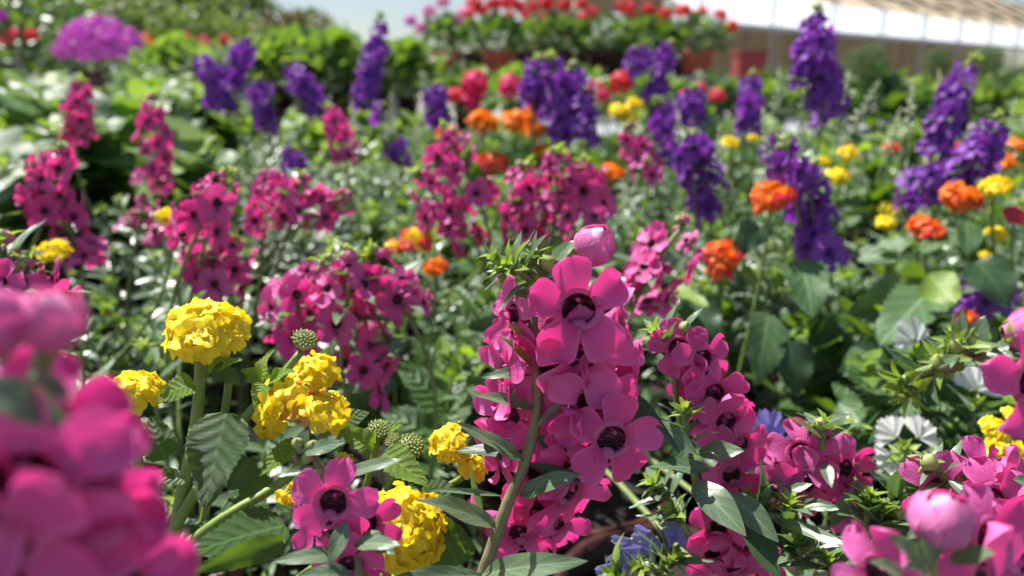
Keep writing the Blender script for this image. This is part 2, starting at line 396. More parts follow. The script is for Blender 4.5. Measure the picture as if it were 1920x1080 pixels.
def lantbud_mesh():
    mb = MB(); mb.add(lathe_geo([(.12, -.9), (.35, -.5), (.8, -.1), (.9, .15), (.7, .38), (.02, .5)], 16), None, 0)
    for i in range(46):
        r = .92 * math.sqrt((i + .5) / 46); a = i * 2.39996
        p = Vector((r * math.cos(a), r * math.sin(a), .16 + .34 * (1 - r * r)))
        mb.add(lathe_geo([(.09, 0), (.1, .1), (.06, .2), (0, .22)], 6), frame(p, Vector((0, 1, .1)), p + Vector((0, 0, .4))), 0)
    for k in range(9): mb.add(leaf_geo(.8, .22, lance, 4, 1, .1, -.4), Matrix.Rotation(k * .7, 4, 'Z') @ Matrix.Translation((0, .55, -.1)) @ Matrix.Rotation(R(35), 4, 'X'), 1)
    return mb.mesh('bud_head', ['bud_green', 'lantana_young'])
LBUD = lantbud_mesh()
def pot_mesh(mat, r=.062, h=.20):
    mb = MB()
    mb.add(lathe_geo([(.001, 0), (r * .74, 0), (r * .76, .004), (r * .96, h * .84), (r * 1.06, h * .845), (r * 1.06, h), (r * .97, h), (r * .95, h * .88)], 24), None, 0)
    mb.add(lathe_geo([(r * .955, h * .90), (r * .5, h * .92), (.001, h * .915)], 18), None, 1)
    return mb.mesh('pot', [mat, 'soil'])
POT = pot_mesh('pot_maroon')
BENCH_Z = .55; POT_H = .20; SOIL = BENCH_Z + POT_H * .91
def pot_plant(name, x, y, label, cat, group=None, pot=None):
    e = empty(name, (x, y, BENCH_Z)); tag(e, label, cat, group)
    obj('pot', pot or POT, e, Matrix.Translation((x, y, BENCH_Z)))
    return e
def root_of(e):
    l = WM[e.name].translation
    return Vector((l.x + ru(-.018, .018), l.y + ru(-.018, .018), SOIL))
def stem_to(e, q, dirq, r0=.0022, r1=.0014, name='stem', mat='stem', extra=None):
    p = root_of(e); h = (q - p).length
    pts = bez(p, p + Vector((0, 0, h * .4)), q - Vector(dirq).normalized() * h * .4, q, 12)
    if extra: pts += extra
    n = len(pts)
    return bake(name, [(tube_geo(pts, [r0 + (r1 - r0) * i / (n - 1) for i in range(n)], 6), None, 0)], [mat], e), pts

# ---- leafy shoots
def shoot_pts(base, tip, bow=.15):
    d = tip - base
    return bez(base, base + d * .3 + Vector((0, 0, bow * d.length)), base + d * .7 + Vector((0, 0, bow * .4 * d.length)), tip, 8)
def along(pts, t):
    x = t * (len(pts) - 1); i = min(int(x), len(pts) - 2)
    return pts[i].lerp(pts[i + 1], x - i), (pts[i + 1] - pts[i]).normalized()
def shoot_leaves(pts, n, L0, L1, keys, tipn, tipL):
    "yields (key, matrix) for opposite leaf pairs and the star of young leaves at the tip"
    a0 = ru(0, 3)
    for i in range(n):
        t = .25 + .7 * (i + ru(0, .3)) / n; p, d = along(pts, t)
        for s in (0, 1):
            a = a0 + i * 1.57 + s * math.pi + ru(-.3, .3)
            x = d.cross(Vector((.2, .95, .3))).normalized(); y = d.cross(x)
            o = x * math.cos(a) + y * math.sin(a); g = o * 1.0 + d * ru(.25, .8) + Vector((0, 0, ru(-.1, .25)))
            yield keys[0] if t < .78 else keys[1], frame(p, g, d * 1.0 - o * .2 + Vector((0, 0, .5)), (L0 + (L1 - L0) * t) * ru(.75, 1.2))
    p, d = along(pts, 1)
    x = d.cross(Vector((.2, .95, .3))).normalized(); y = d.cross(x)
    for i in range(tipn):
        a = i * 2.4; el = .15 + .75 * i / tipn; o = x * math.cos(a) + y * math.sin(a)
        g = o * math.cos(el * 1.5) + d * math.sin(el * 1.5)
        yield keys[2], frame(p - d * (tipL * .25 * (1 - i / tipn)), g, d - o * .6, tipL * ru(.7, 1.15) * (1 - .4 * i / tipn))
def near_shoot(e, base, tip, n=6, L0=.032, L1=.018, keys=('angel', 'angel', 'angel_young'), tipn=11, tipL=.011, r=.0012, mat='stem'):
    pts = shoot_pts(base, tip)
    s = bake('leafy_shoot', [(tube_geo(pts, r, 6), None, 0)], [mat], e)
    for k, M in shoot_leaves(pts, n, L0, L1, keys, tipn, tipL):
        obj('leaf', rng.choice(LEAF[k]), s, M)
    return s
SH = {}
def mesh_geo(me): return ([tuple(v.co) for v in me.vertices], [tuple(p.vertices) for p in me.polygons], None)
def small_leaf(L, W, prof, serr=0., ns=5, nw=1, fold=.2, curl=.5): return [leaf_geo(L, W, prof, ns, nw, fold * ru(.6, 1.4), curl * ru(.5, 1.5), serr, .05, ru(-.4, .4)) for _ in range(5)]
LG = {'angel': small_leaf(1, .28, lance), 'young': small_leaf(1, .32, lance, 0, 4, 1, .3, .7), 'lantana': small_leaf(1, .68, ovate, .07, 12, 2, .12, .5), 'broad': small_leaf(1, .85, heart, .05, 12, 2, .1, .5), 'lobed': small_leaf(1, 1.0, lobed, 0, 16, 3, .12, .45)}
def make_shoots(key, n, H, pairs, L0, L1, gkeys, mats, tipn, tipL):
    out = []
    for _ in range(n):
        mb = MB(); pts = shoot_pts(Vector((0, 0, 0)), Vector((ru(-.25, .25) * H, ru(-.25, .25) * H, H)))
        mb.add(tube_geo(pts, .0013, 5), None, 0)
        for k, M in shoot_leaves(pts, pairs, L0, L1, (0, 1, 2), tipn, tipL): mb.add(rng.choice(LG[gkeys[k]]), M, k + 1 if k < 2 else 3)
        out.append(mb.mesh('leafy_shoot', ['stem'] + mats))
    SH[key] = out
make_shoots('angel', 7, .14, 8, .040, .022, ('angel', 'angel', 'young'), ['angel_leaf', 'angel_leaf', 'angel_young'], 10, .013)
make_shoots('silver', 5, .14, 9, .036, .018, ('angel', 'young', 'young'), ['angel_leaf', 'silver_leaf', 'silver_leaf'], 14, .010)
make_shoots('lantana', 6, .14, 5, .055, .035, ('lantana', 'lantana', 'lantana'), ['lantana_leaf', 'lantana_leaf', 'lantana_young'], 4, .022)
make_shoots('lime', 4, .15, 5, .06, .045, ('lantana', 'lantana', 'lantana'), ['broad_leaf', 'lime_leaf', 'lime_leaf'], 5, .03)
make_shoots('broad', 5, .16, 4, .085, .075, ('broad', 'broad', 'broad'), ['shade_leaf', 'broad_leaf', 'broad_leaf'], 2, .04)
make_shoots('lobed', 6, .16, 6, .075, .06, ('lobed', 'lobed', 'lobed'), ['broad_leaf', 'silver_leaf', 'lime_leaf'], 2, .05)
make_shoots('shade', 4, .12, 6, .045, .035, ('angel', 'angel', 'angel'), ['shade_leaf', 'shade_leaf', 'shade_leaf'], 3, .02)
def far_shoot(e, base, key, s=1., lean=(0, 0), spin=None):
    M = Matrix.Translation(base) @ Matrix.Rotation(ru(0, 6.28) if spin is None else spin, 4, 'Z')
    M = Matrix.Translation(base) @ Matrix.Rotation(lean[0], 4, 'X') @ Matrix.Rotation(lean[1], 4, 'Y') @ Matrix.Translation(-base) @ M @ Matrix.Scale(s, 4)
    return obj('leafy_shoot', rng.choice(SH[key]), e, M, 'stuff')

# ---- hero pieces
def hleaf(e, b, t, d0, d1, wpx, key='angel_wide', up=None):
    "one leaf from the photo pixel b to t; wpx is its width"
    p = P(b[0], b[1], d0); q = P(t[0], t[1], d1); L = (q - p).length
    me = rng.choice(LEAF[key]); W = wpx * (d0 + d1) / 2 / FPX
    base = {'angel': .26, 'angel_wide': .34, 'angel_young': .30, 'angel_shade': .28, 'lantana': .66, 'lantana_young': .55, 'broad': .78, 'broad_shade': .78, 'lime': .8}[key]
    M = frame(p, q - p, up or Vector((ru(-.3, .3), -.6, .9)), L)
    M = M @ Matrix.Diagonal((W / L / base, 1, min(1.3, max(.5, W / L / base)), 1))
    return obj('leaf', me, e, M)
def hflower(e, px, py, d, size=.024, face=(0, -1, .15), roll=None, col='pink'):
    M = faceframe(P(px, py, d), Vector(face) + rvec() * .08, ru(-.3, .3) if roll is None else roll, size / 2)
    f = obj('flower', THROAT, e, M)
    for k in range(5): obj('petal', rng.choice(PET[col]), f, M @ pet_matrix(k))
    return f
def hbud(e, px, py, d, size, dirv=(0, 0, 1), me=None):
    return obj('bud', me or BUDG, e, faceframe(P(px, py, d), dirv, ru(0, 6), size))
def lant_head(e, c, axis, size, mats, n=34, spread=1.75, fl=.36, flat=.72):
    "c: centre of the flower head; size: its width in metres"
    r = size / 2; axis = Vector(axis).normalized(); cen = c - axis * r * .25
    h = obj('flower_head', RECE, e, faceframe(cen, axis, 0, r * .55))
    F = faceframe(Vector((0, 0, 0)), axis)
    for i in range(n):
        z = 1 - (1 - math.cos(spread)) * (i + .5) / n; a = i * 2.39996 + ru(-.15, .15); s = math.sqrt(max(0, 1 - z * z))
        dv = Vector((s * math.cos(a), s * math.sin(a), z * flat + .05)); rr = ru(.78, 1.04) * r
        dv = F.to_3x3() @ dv
        nd = (dv.normalized() + axis * .3 + rvec() * .38).normalized()
        mk = mats[0] if (len(mats) == 1 or z > ru(.3, .75)) else rng.choice(mats[1:])
        obj('floret', rng.choice(FLR[mk]), h, faceframe(cen + dv * rr * .95, nd, ru(0, 6), r * fl * ru(.85, 1.15)))
    return h
def spike(e, top, bot, d, col, fs=.021, dtop=None, dens=1.0, tuft=True, tipkey=None):
    "flower spike between two photo pixels: stem + flowers + bud tip, one part with its flowers as sub-parts"
    q = P(bot[0], bot[1], d); p = P(top[0], top[1], dtop or d); ax = p - q; L = ax.length; ax.normalize()
    side = ax.cross(Vector((0, 1, 0))).normalized()
    bow = Vector((ru(-.06, .06), ru(-.04, .04), 0)) * L
    pts = [q + (p - q) * (i / 6) + bow * math.sin(math.pi * i / 6) for i in range(7)]
    r0 = root_of(e); h = (q - r0).length
    lead = bez(r0, r0 + Vector((0, 0, h * .4)), q - ax * h * .4, q, 8)
    s = bake('flower_spike', [(tube_geo(lead[:-1] + pts, .0013, 5), None, 0)], ['stem'], e)
    n = max(7, int(L / .0033 * dens)); a0 = ru(0, 6)
    for i in range(n):
        t = (i + .3) / n * .93; c, tg = along(pts, t); a = a0 + i * 2.39996
        x = tg.cross(Vector((0, 1, .1))).normalized(); y = tg.cross(x)
        o = x * math.cos(a) + y * math.sin(a)
        sz = fs * (1.0 if t < .7 else 1.0 - .55 * (t - .7) / .3) * ru(.85, 1.12)
        if rng.random() < .14: continue
        f = o + tg * ru(-.2, .4) + Vector((0, -.25, .05)) + rvec() * .35
        obj('flower', rng.choice(FLO[col]), s, faceframe(c + o * sz * ru(.3, .75) + tg * ru(-.003, .003), f, ru(-.6, .6), sz / 2 * ru(.85, 1.15)))
    for i in range(6):
        c, tg = along(pts, .93 + .07 * i / 6); o = rvec()
        obj('bud', BUDP if (col == 'pink' and i < 3) else BUDG, s, faceframe(c + o * .003, o * .8 + tg, 0, fs * ru(.16, .28)))
    if tuft:
        for i in range(9):
            o = rvec() * .8 + ax * .7
            obj('leaf', rng.choice(LEAF[tipkey or 'angel_young']), s, frame(pts[-1], o, ax - o * .3, ru(.007, .013)))
    for i in range(7):
        t = ru(-.1, .8); t = max(0, t); c, tg = along(pts, t); o = rvec(); o.z = abs(o.z) * .3
        obj('leaf', rng.choice(LEAF['angel']), s, frame(c, o, Vector((0, 0, 1)), ru(.018, .03)))
    return s
FS = {}
def far_spike_mesh(col, L=.13, fs=.024):
    mb = MB(); n = 30
    mats = {'purple': ['stem', 'purple_petal', 'purple_petal', 'purple_dark'], 'pink': ['stem', 'pink_far', 'pink_far', 'throat']}[col]
    mb.add(tube_geo([Vector((0, 0, -.06)), Vector((0, 0, L))], .0014, 5), None, 0)
    for i in range(n):
        t = i / n; a = i * 2.4; o = Vector((math.cos(a), math.sin(a), ru(0, .3)))
        sz = fs * (1 - .5 * max(0, t - .6) / .4) * ru(.8, 1.2)
        M = faceframe(Vector((.006 * math.sin(t * 3), 0, L * t)) + o * sz * .42, o, ru(-.4, .4), sz / 2)
        for k in range(5):
            g = grid(2, 2, lambda u, v: ((u * 2 - 1) * .37 * petalprof(v * .93), .74 * v, -.2 * v * v))
            mb.add(g, M @ pet_matrix(k), 1)
        mb.add(lathe_geo([(.34, .0), (.02, -.12)], 6), M, 3)
    return mb.mesh('flower_spike', mats)
FS['purple'] = [far_spike_mesh('purple') for _ in range(5)]; FS['pink'] = [far_spike_mesh('pink') for _ in range(3)]
def far_spike(e, top, bot, d, col):
    q = P(bot[0], bot[1], d); p = P(top[0], top[1], d); L = (p - q).length
    return obj('flower_spike', rng.choice(FS[col]), e, faceframe(q, p - q, ru(0, 6), L / .13), 'stuff')

# ================================================================== SETTING
def struct(name, geo, mat): 
    mb = MB(); mb.add(geo); o = obj(name, mb.mesh(name, [mat])); o['kind'] = 'structure'; 
    for p in o.data.polygons: p.use_smooth = False
    return o
struct('ground', ([(-300, -60, 0), (300, -60, 0), (300, 400, 0), (-300, 400, 0)], [(0, 1, 2, 3)], [(0, 0), (1, 0), (1, 1), (0, 1)]), 'gravel')
def bench(x0, x1, y0, y1, z, label, mat='bench_dark', step=.12, legs=True, lower=None):
    e = empty('plant_bench', ((x0 + x1) / 2, (y0 + y1) / 2, 0)); tag(e, label, 'bench')
    def part(n, g, m, e=e):
        o = bake(n, [(g, None, 0)], [m], e)
        for p in o.data.polygons: p.use_smooth = False
        return o
    nb = int((y1 - y0) / step)
    for i in range(nb):
        yy = y0 + (y1 - y0) * i / nb
        part('slat', box_geo(x0, x1, yy + .004, yy + (y1 - y0) / nb - .004, z - .02, z), mat)
    for xx in (x0 + .05, (x0 + x1) / 2, x1 - .09):
        part('bearer', box_geo(xx, xx + .04, y0, y1, z - .07, z - .0205), 'metal_grey')
        for yy in (y0 + .05, y1 - .09): part('leg', box_geo(xx, xx + .04, yy, yy + .04, 0, z - .0705), 'metal_grey')
    part('rail', box_geo(x0 - .01, x1 + .01, y0 - .03, y0 - .001, z - .06, z + .02), 'metal_grey')
    part('rail', box_geo(x0 - .01, x1 + .01, y1 + .001, y1 + .03, z - .06, z + .02), 'metal_grey')
    return e
bench(-2.2, 2.2, -.45, 2.05, BENCH_Z, 'long dark slatted bench carrying the angelonia and lantana pots', step=.14)

# ================================================================== NEAR PLANTS, each in its own pot
def nsh(e, b, t, d, dt=None, n=5, L0=.026, L1=.014, tipn=11, tipL=.010, keys=('angel', 'angel', 'angel_young')):
    return near_shoot(e, P(b[0], b[1], d), P(t[0], t[1], dt or d), n, L0, L1, keys, tipn, tipL)
def hstem(e, pix, r0=.0021, r1=.0013, mat='stem', name='stem'):
    "stem through photo pixels (x, y, depth), rooted in the pot"
    q = [P(*k) for k in pix]; p = root_of(e); h = (q[0] - p).length
    d = (q[1] - q[0]).normalized()
    pts = bez(p, p + Vector((0, 0, h * .4)), q[0] - d * h * .35, q[0], 9)
    full = [q[0]]
    ext = [q[0] - (q[1] - q[0])] + q + [q[-1] + (q[-1] - q[-2])]
    for i in range(1, len(ext) - 2):
        for k in range(1, 5):
            t = k / 4; a, b, c, e_ = ext[i - 1], ext[i], ext[i + 1], ext[i + 2]
            full.append(.5 * ((2 * b) + (c - a) * t + (2 * a - 5 * b + 4 * c - e_) * t * t + (3 * b - a - 3 * c + e_) * t ** 3))
    pts = pts[:-1] + full; n = len(pts)
    return bake(name, [(tube_geo(pts, [r0 + (r1 - r0) * i / (n - 1) for i in range(n)], 7), None, 0)], [mat], e)

# A: the tall pink angelonia in focus
A = pot_plant('potted_angelonia', .02, .24, 'tall pink angelonia in sharp focus with bare pale stem and grey-green leaves', 'angelonia')
hstem(A, [(905, 1078, .205), (950, 950, .203), (985, 865, .202), (1008, 760, .202), (1000, 650, .203), (1004, 575, .203), (1040, 520, .2)], .0021, .0012, 'stem_brown')
for f in [(1085, 580, .186, .0265, (.05, -1, .25)), (1092, 668, .192, .026, (.1, -1, -.05)), (1110, 750, .196, .026, (.2, -1, -.12)), (1148, 825, .196, .025, (.25, -1, .1)),
          (1055, 805, .202, .024, (-.7, -.6, 0)), (1165, 605, .207, .022, (.9, -.3, .2)), (1190, 690, .21, .022, (.95, -.25, .1)), (1030, 690, .2, .024, (-.3, -1, 0)),
          (962, 590, .205, .021, (-.85, -.5, .1)), (955, 640, .212, .019, (-.6, -.3, .1)), (948, 700, .203, .023, (-.85, -.45, .05)), (955, 775, .208, .023, (-.6, -.7, 0)), (935, 850, .21, .022, (-.85, -.4, -.1)),
          (1065, 925, .212, .025, (.45, -.8, -.3)), (1010, 890, .216, .024, (-.2, -1, -.2)), (905, 985, .215, .02, (-.8, -.5, -.3)), (1075, 865, .21, .022, (.6, -.8, -.1)), (975, 1000, .226, .022, (0, -1, -.2)),
          (1150, 745, .214, .022, (.7, -.6, 0)), (1045, 620, .206, .022, (-.4, -.7, .2)), (1000, 950, .222, .02, (-.3, -1, -.2)), (1040, 985, .224, .021, (.3, -.9, -.3)), (1120, 690, .212, .022, (.6, -.8, .1))]:
    hflower(A, *f)
hbud(A, 1098, 492, .198, .0105, (.35, -.3, .8), BUDP); hbud(A, 1055, 528, .194, .006, (.3, -.6, .2)); hbud(A, 1035, 505, .2, .005, (-.4, -.4, .6)); hbud(A, 1020, 525, .202, .005, (-.5, -.4, .3))
hbud(A, 1005, 545, .2, .0045, (-.3, -.5, .3)); hbud(A, 1075, 500, .2, .005)
for b, t, d0, d1, wd, k in [((1003, 768), (890, 735), .202, .195, 30, 'angel'), ((982, 863), (857, 788), .2, .19, 36, 'angel_wide'), ((928, 985), (790, 930), .203, .185, 52, 'angel_wide'),
      ((975, 928), (1086, 884), .202, .19, 44, 'angel_wide'), ((905, 1076), (1094, 1046), .203, .18, 52, 'angel_wide'), ((902, 1080), (725, 1082), .203, .185, 40, 'angel_wide'),
      ((992, 872), (1132, 908), .203, .2, 26, 'angel_shade'), ((1003, 700), (900, 700), .203, .198, 26, 'angel'), ((1000, 655), (955, 600), .203, .2, 16, 'angel_young'), ((998, 690), (945, 625), .202, .194, 18, 'angel_young'),
      ((1010, 560), (965, 545), .2, .193, 26, 'angel'), ((1140, 735), (1250, 840), .21, .2, 46, 'angel_shade'), ((1150, 720), (1285, 845), .212, .206, 40, 'angel_shade'), ((1160, 790), (1245, 838), .205, .2, 36, 'angel_shade'),
      ((1008, 800), (1060, 745), .2, .194, 18, 'angel'), ((990, 850), (850, 838), .206, .212, 36, 'angel_shade'), ((1032, 500), (1078, 447), .2, .196, 36, 'angel_wide'), ((1000, 492), (1034, 440), .2, .2, 13, 'angel'),
      ((1040, 520), (985, 495), .2, .192, 30, 'angel'), ((1080, 500), (1130, 520), .2, .196, 20, 'angel'), ((1130, 520), (1160, 545), .204, .2, 24, 'angel_wide'), ((940, 930), (790, 912), .206, .2, 12, 'angel'),
      ((1030, 520), (945, 470), .2, .2, 14, 'angel'), ((905, 960), (880, 880), .21, .2, 14, 'angel')]:
    hleaf(A, b, t, d0, d1, wd, k)
nsh(A, (1010, 545), (955, 497), .2, .195, 3, .018, .011, 16, .0095)
nsh(A, (985, 520), (925, 480), .2, .2, 2, .013, .009, 9, .007)
nsh(A, (1000, 530), (1000, 478), .2, .198, 2, .014, .009, 8, .007)

# B: the leaning pink angelonia with broad leaves
B = pot_plant('potted_angelonia', .042, .44, 'pink angelonia with a leaning flower spike above broad dark leaves and starry shoot tips', 'angelonia')
hstem(B, [(1330, 1000, .27), (1300, 880, .26), (1270, 760, .258), (1262, 640, .256)], .0018, .001)
hstem(B, [(1640, 1075, .26), (1600, 960, .262), (1545, 870, .264), (1530, 810, .262)], .0016, .001)
for f in [(1272, 652, .252, .020, (-.3, -1, .3)), (1318, 672, .25, .021, (.25, -1, .3)), (1300, 705, .256, .02, (-.3, -1, .1)), (1340, 738, .252, .022, (.2, -1, .15)), (1362, 790, .253, .022, (.2, -1, .1)), (1388, 835, .255, .021, (.3, -1, 0)), (1325, 780, .262, .02, (-.5, -.8, 0)),
          (1385, 800, .262, .02, (.8, -.5, .1)), (1372, 890, .256, .02, (0, -1, .2)),
          (1502, 850, .258, .024, (0, -1, .45)), (1508, 905, .256, .024, (.05, -1, .3)), (1585, 880, .262, .023, (.5, -1, .2)), (1560, 850, .266, .022, (.7, -.6, .4)), (1605, 905, .266, .02, (.8, -.6, .1)), (1470, 875, .266, .02, (-.7, -.7, .2)), (1555, 915, .268, .021, (.3, -1, 0)),
          (1345, 990, .266, .022, (-.3, -1, -.1)), (1390, 1020, .266, .023, (.1, -1, -.1)), (1340, 1040, .27, .022, (-.2, -1, -.2)), (1420, 1050, .27, .022, (.3, -1, -.2)), (1590, 960, .27, .018, (.4, -1, .2)), (1380, 1068, .27, .022, (0, -1, -.3))]:
    hflower(B, *f)
hbud(B, 1280, 622, .252, .004, (.2, -.4, .8)); hbud(B, 1537, 805, .258, .0045, (0, -.3, 1)); hbud(B, 1700, 955, .25, .006, (.1, -.5, .8)); hbud(B, 1685, 965, .25, .005, (-.3, -.5, .6))
for b, t, d0, d1, wd, k in [((1225, 790), (1312, 850), .24, .235, 40, 'angel_wide'), ((1230, 770), (1200, 845), .245, .24, 34, 'angel_shade'), ((1310, 850), (1395, 840), .246, .24, 40, 'angel_wide'), ((1300, 905), (1400, 995), .242, .225, 62, 'angel_wide'),
      ((1368, 925), (1462, 1012), .245, .232, 50, 'angel_wide'), ((1330, 880), (1220, 870), .244, .238, 36, 'angel_wide'), ((1420, 1000), (1435, 865), .25, .24, 48, 'angel_wide'), ((1395, 980), (1470, 1080), .243, .23, 60, 'angel_shade'), ((1450, 975), (1600, 1022), .245, .22, 26, 'angel'),
      ((1500, 945), (1575, 950), .254, .245, 24, 'angel'), ((1455, 930), (1520, 905), .256, .25, 24, 'angel'), ((1560, 1020), (1545, 985), .25, .245, 30, 'angel_wide'), ((1560, 985), (1600, 915), .255, .25, 26, 'angel'), ((1545, 870), (1560, 910), .254, .245, 24, 'angel'),
      ((1500, 1000), (1440, 960), .25, .24, 30, 'angel_wide'), ((1300, 830), (1250, 870), .25, .24, 30, 'angel_shade'), ((1520, 1010), (1600, 1060), .25, .235, 40, 'angel_wide'), ((1530, 1000), (1460, 1050), .25, .235, 36, 'angel_wide'), ((1440, 900), (1500, 960), .26, .25, 40, 'angel_shade')]:
    hleaf(B, b, t, d0, d1, wd, k)
for b, t, d, n in [((1290, 860), (1283, 768), .247, 4), ((1270, 690), (1232, 622), .256, 3), ((1540, 850), (1545, 792), .258, 3), ((1470, 1000), (1480, 945), .245, 3), ((1620, 1060), (1628, 930), .25, 6), ((1560, 1080), (1556, 1055), .235, 3), ((1660, 960), (1690, 900), .252, 5), ((1700, 940), (1730, 905), .252, 4),
                   ((1270, 950), (1225, 905), .26, 4), ((1640, 1010), (1655, 955), .25, 5), ((1430, 990), (1405, 935), .25, 3), ((1500, 1075), (1495, 1020), .24, 4)]:
    nsh(B, b, t, d, None, n, .02, .012, 12, .0095)

# C: pink angelonia lying low beside the white fan flower
C = pot_plant('potted_angelonia', .19, .20, 'pink angelonia with wide open flowers and a round bud beside white fan flowers', 'angelonia')
hstem(C, [(1850, 1079, .215), (1830, 1000, .215), (1800, 920, .214), (1790, 880, .214)], .0016, .001)
for f in [(1762, 918, .214, .022, (-.25, -1, .25)), (1845, 885, .216, .021, (.2, -.7, .8)), (1862, 940, .208, .024, (.2, -1, .4)), (1835, 985, .206, .022, (0, -1, .1)), (1905, 905, .216, .021, (.6, -.7, .6)), (1900, 1030, .185, .024, (.1, -1, .2)), (1800, 960, .216, .02, (-.4, -1, .1)), (1905, 970, .215, .02, (.6, -.8, .1)), (1800, 1030, .2, .02, (-.4, -1, 0))]:
    hflower(C, *f)
for b, t, d0, d1, wd, k in [((1780, 900), (1832, 940), .208, .2, 22, 'angel'), ((1690, 895), (1705, 842), .22, .218, 18, 'angel'), ((1745, 880), (1800, 852), .218, .214, 20, 'angel'), ((1900, 900), (1960, 910), .2, .2, 26, 'angel_wide'), ((1760, 1000), (1690, 960), .215, .2, 34, 'angel_wide'), ((1770, 960), (1700, 1010), .215, .205, 34, 'angel_wide'), ((1850, 1040), (1920, 1060), .2, .19, 30, 'angel_wide')]:
    hleaf(C, b, t, d0, d1, wd, k)
hbud(C, 1735, 880, .213, .005, (.1, -.3, 1)); nsh(C, (1790, 930), (1740, 865), .214, None, 3, .014, .009, 8, .008)
# soft, very near bud and leaves of the same plant
hbud(C, 1745, 1020, .138, .0105, (.1, -.2, 1), BUDP)
hflower(C, 1650, 1080, .14, .02, (-.8, -.4, .2)); hflower(C, 1840, 1085, .142, .022, (.5, -.8, .1)); hflower(C, 1855, 1010, .15, .021, (.4, -.9, .35))
for b, t, d0, d1, wd in [((1745, 1060), (1740, 985), .134, .132, 44), ((1740, 1075), (1680, 1000), .134, .13, 50), ((1780, 1050), (1860, 1030), .136, .128, 44), ((1700, 1085), (1640, 1050), .135, .132, 40)]: hleaf(C, b, t, d0, d1, wd)
hstem(C, [(1760, 1200, .14), (1750, 1110, .138), (1745, 1040, .138)], .0013, .001)

# D: bud-tipped branch reaching in
D = pot_plant('potted_angelonia', .255, .05, 'pink angelonia branch with swollen pink buds and pointed pale green tips', 'angelonia')
hstem(D, [(2050, 760, .17), (1930, 690, .172), (1860, 665, .175), (1790, 690, .178), (1730, 725, .18)], .0016, .0008, 'stem_brown')
hbud(D, 1880, 622, .168, .0098, (.9, -.2, .1), BUDP); hbud(D, 1918, 650, .168, .008, (.8, -.3, -.1), BUDP)
hflower(D, 1935, 715, .165, .024, (.3, -1, .1)); hflower(D, 1960, 640, .17, .024, (.3, -1, .3))
for b, t, d0, d1, wd, k in [((1820, 660), (1848, 592), .174, .172, 40, 'angel_wide'), ((1860, 660), (1925, 640), .172, .168, 34, 'angel_wide'), ((1800, 680), (1885, 695), .174, .166, 24, 'angel'), ((1760, 690), (1778, 632), .178, .174, 28, 'angel'), ((1850, 665), (1915, 665), .17, .165, 26, 'angel_wide'), ((1740, 715), (1700, 690), .18, .176, 16, 'angel')]:
    hleaf(D, b, t, d0, d1, wd, k)
for b, t in [((1760, 705), (1705, 735)), ((1800, 690), (1765, 672)), ((1780, 690), (1690, 715)), ((1820, 670), (1800, 640))]: nsh(D, b, t, .178, .175, 2, .011, .008, 11, .0085)
for x, y in ((1795, 662), (1765, 690), (1830, 650)): hbud(D, x, y, .176, .0042, (-.4, -.3, .6))

# E: very near, out of focus pink angelonia
E = pot_plant('potted_angelonia', -.20, .04, 'large soft blurred pink angelonia flowers with dark throats and a grey-green leaf', 'angelonia')
hstem(E, [(40, 1200, .095), (30, 950, .094), (60, 760, .094), (90, 640, .094)], .0016, .0012)
for f in [(50, 905, .084, .0235, (.15, -1, .1)), (160, 905, .094, .019, (.7, -.7, .1)), (95, 800, .1, .02, (.4, -.8, .5)), (0, 1010, .083, .022, (0, -1, -.1)), (165, 1000, .096, .019, (.5, -.9, 0)), (215, 1095, .092, .019, (.5, -.8, .2)), (20, 800, .096, .02, (-.3, -.8, .5)), (90, 1080, .088, .021, (.2, -1, -.2)), (-20, 900, .09, .022, (-.6, -.8, 0))]:
    hflower(E, *f)
hbud(E, 100, 655, .092, .0075, (.2, -.2, 1), BUDP); hbud(E, 10, 665, .088, .0085, (-.2, -.3, 1), BUDP); hbud(E, 45, 640, .096, .006, (0, -.2, 1), BUDP)
for b, t, d0, d1, wd in [((-60, 720), (150, 790), .078, .085, 80), ((60, 700), (130, 745), .09, .085, 40), ((170, 1000), (330, 985), .094, .1, 34)]: hleaf(E, b, t, d0, d1, wd)

# G: single pink flower in front of the yellow lantana
G = pot_plant('potted_angelonia', -.06, .06, 'small pink angelonia flower with a round dark throat pressed against yellow lantana', 'angelonia')
hstem(G, [(660, 1250, .165), (672, 1120, .175), (668, 1000, .182), (640, 900, .188)], .0012, .0009, 'stem_brown')
for f in [(625, 942, .178, .0205, (.0, -1, .25)), (690, 985, .187, .018, (.7, -.7, .1)), (655, 1060, .18, .018, (.1, -1, -.1)), (590, 985, .19, .017, (-.5, -.8, .1))]: hflower(G, *f)
for b, t, d0, d1, wd, k in [((665, 1020), (748, 1018), .178, .17, 34, 'angel_wide'), ((680, 1000), (740, 1035), .18, .175, 36, 'angel_wide'), ((650, 980), (615, 1060), .178, .172, 34, 'angel_wide'), ((640, 1040), (510, 1048), .178, .17, 36, 'angel_wide'), ((645, 890), (752, 858), .186, .18, 30, 'angel_wide'), ((600, 880), (520, 890), .19, .186, 22, 'angel'),
      ((560, 850), (575, 805), .19, .188, 30, 'angel_wide'), ((570, 850), (645, 825), .188, .184, 30, 'angel_wide'), ((660, 1080), (560, 1075), .175, .168, 44, 'angel_wide')]:
    hleaf(G, b, t, d0, d1, wd, k)
for x, y in ((560, 838), (585, 842), (600, 850), (598, 892), (575, 865)): hbud(G, x, y, .19, .003, (ru(-.4, .4), -.4, .7))
hstem(G, [(640, 960, .186), (610, 900, .188), (585, 850, .19)], .001, .0008, 'stem_brown')

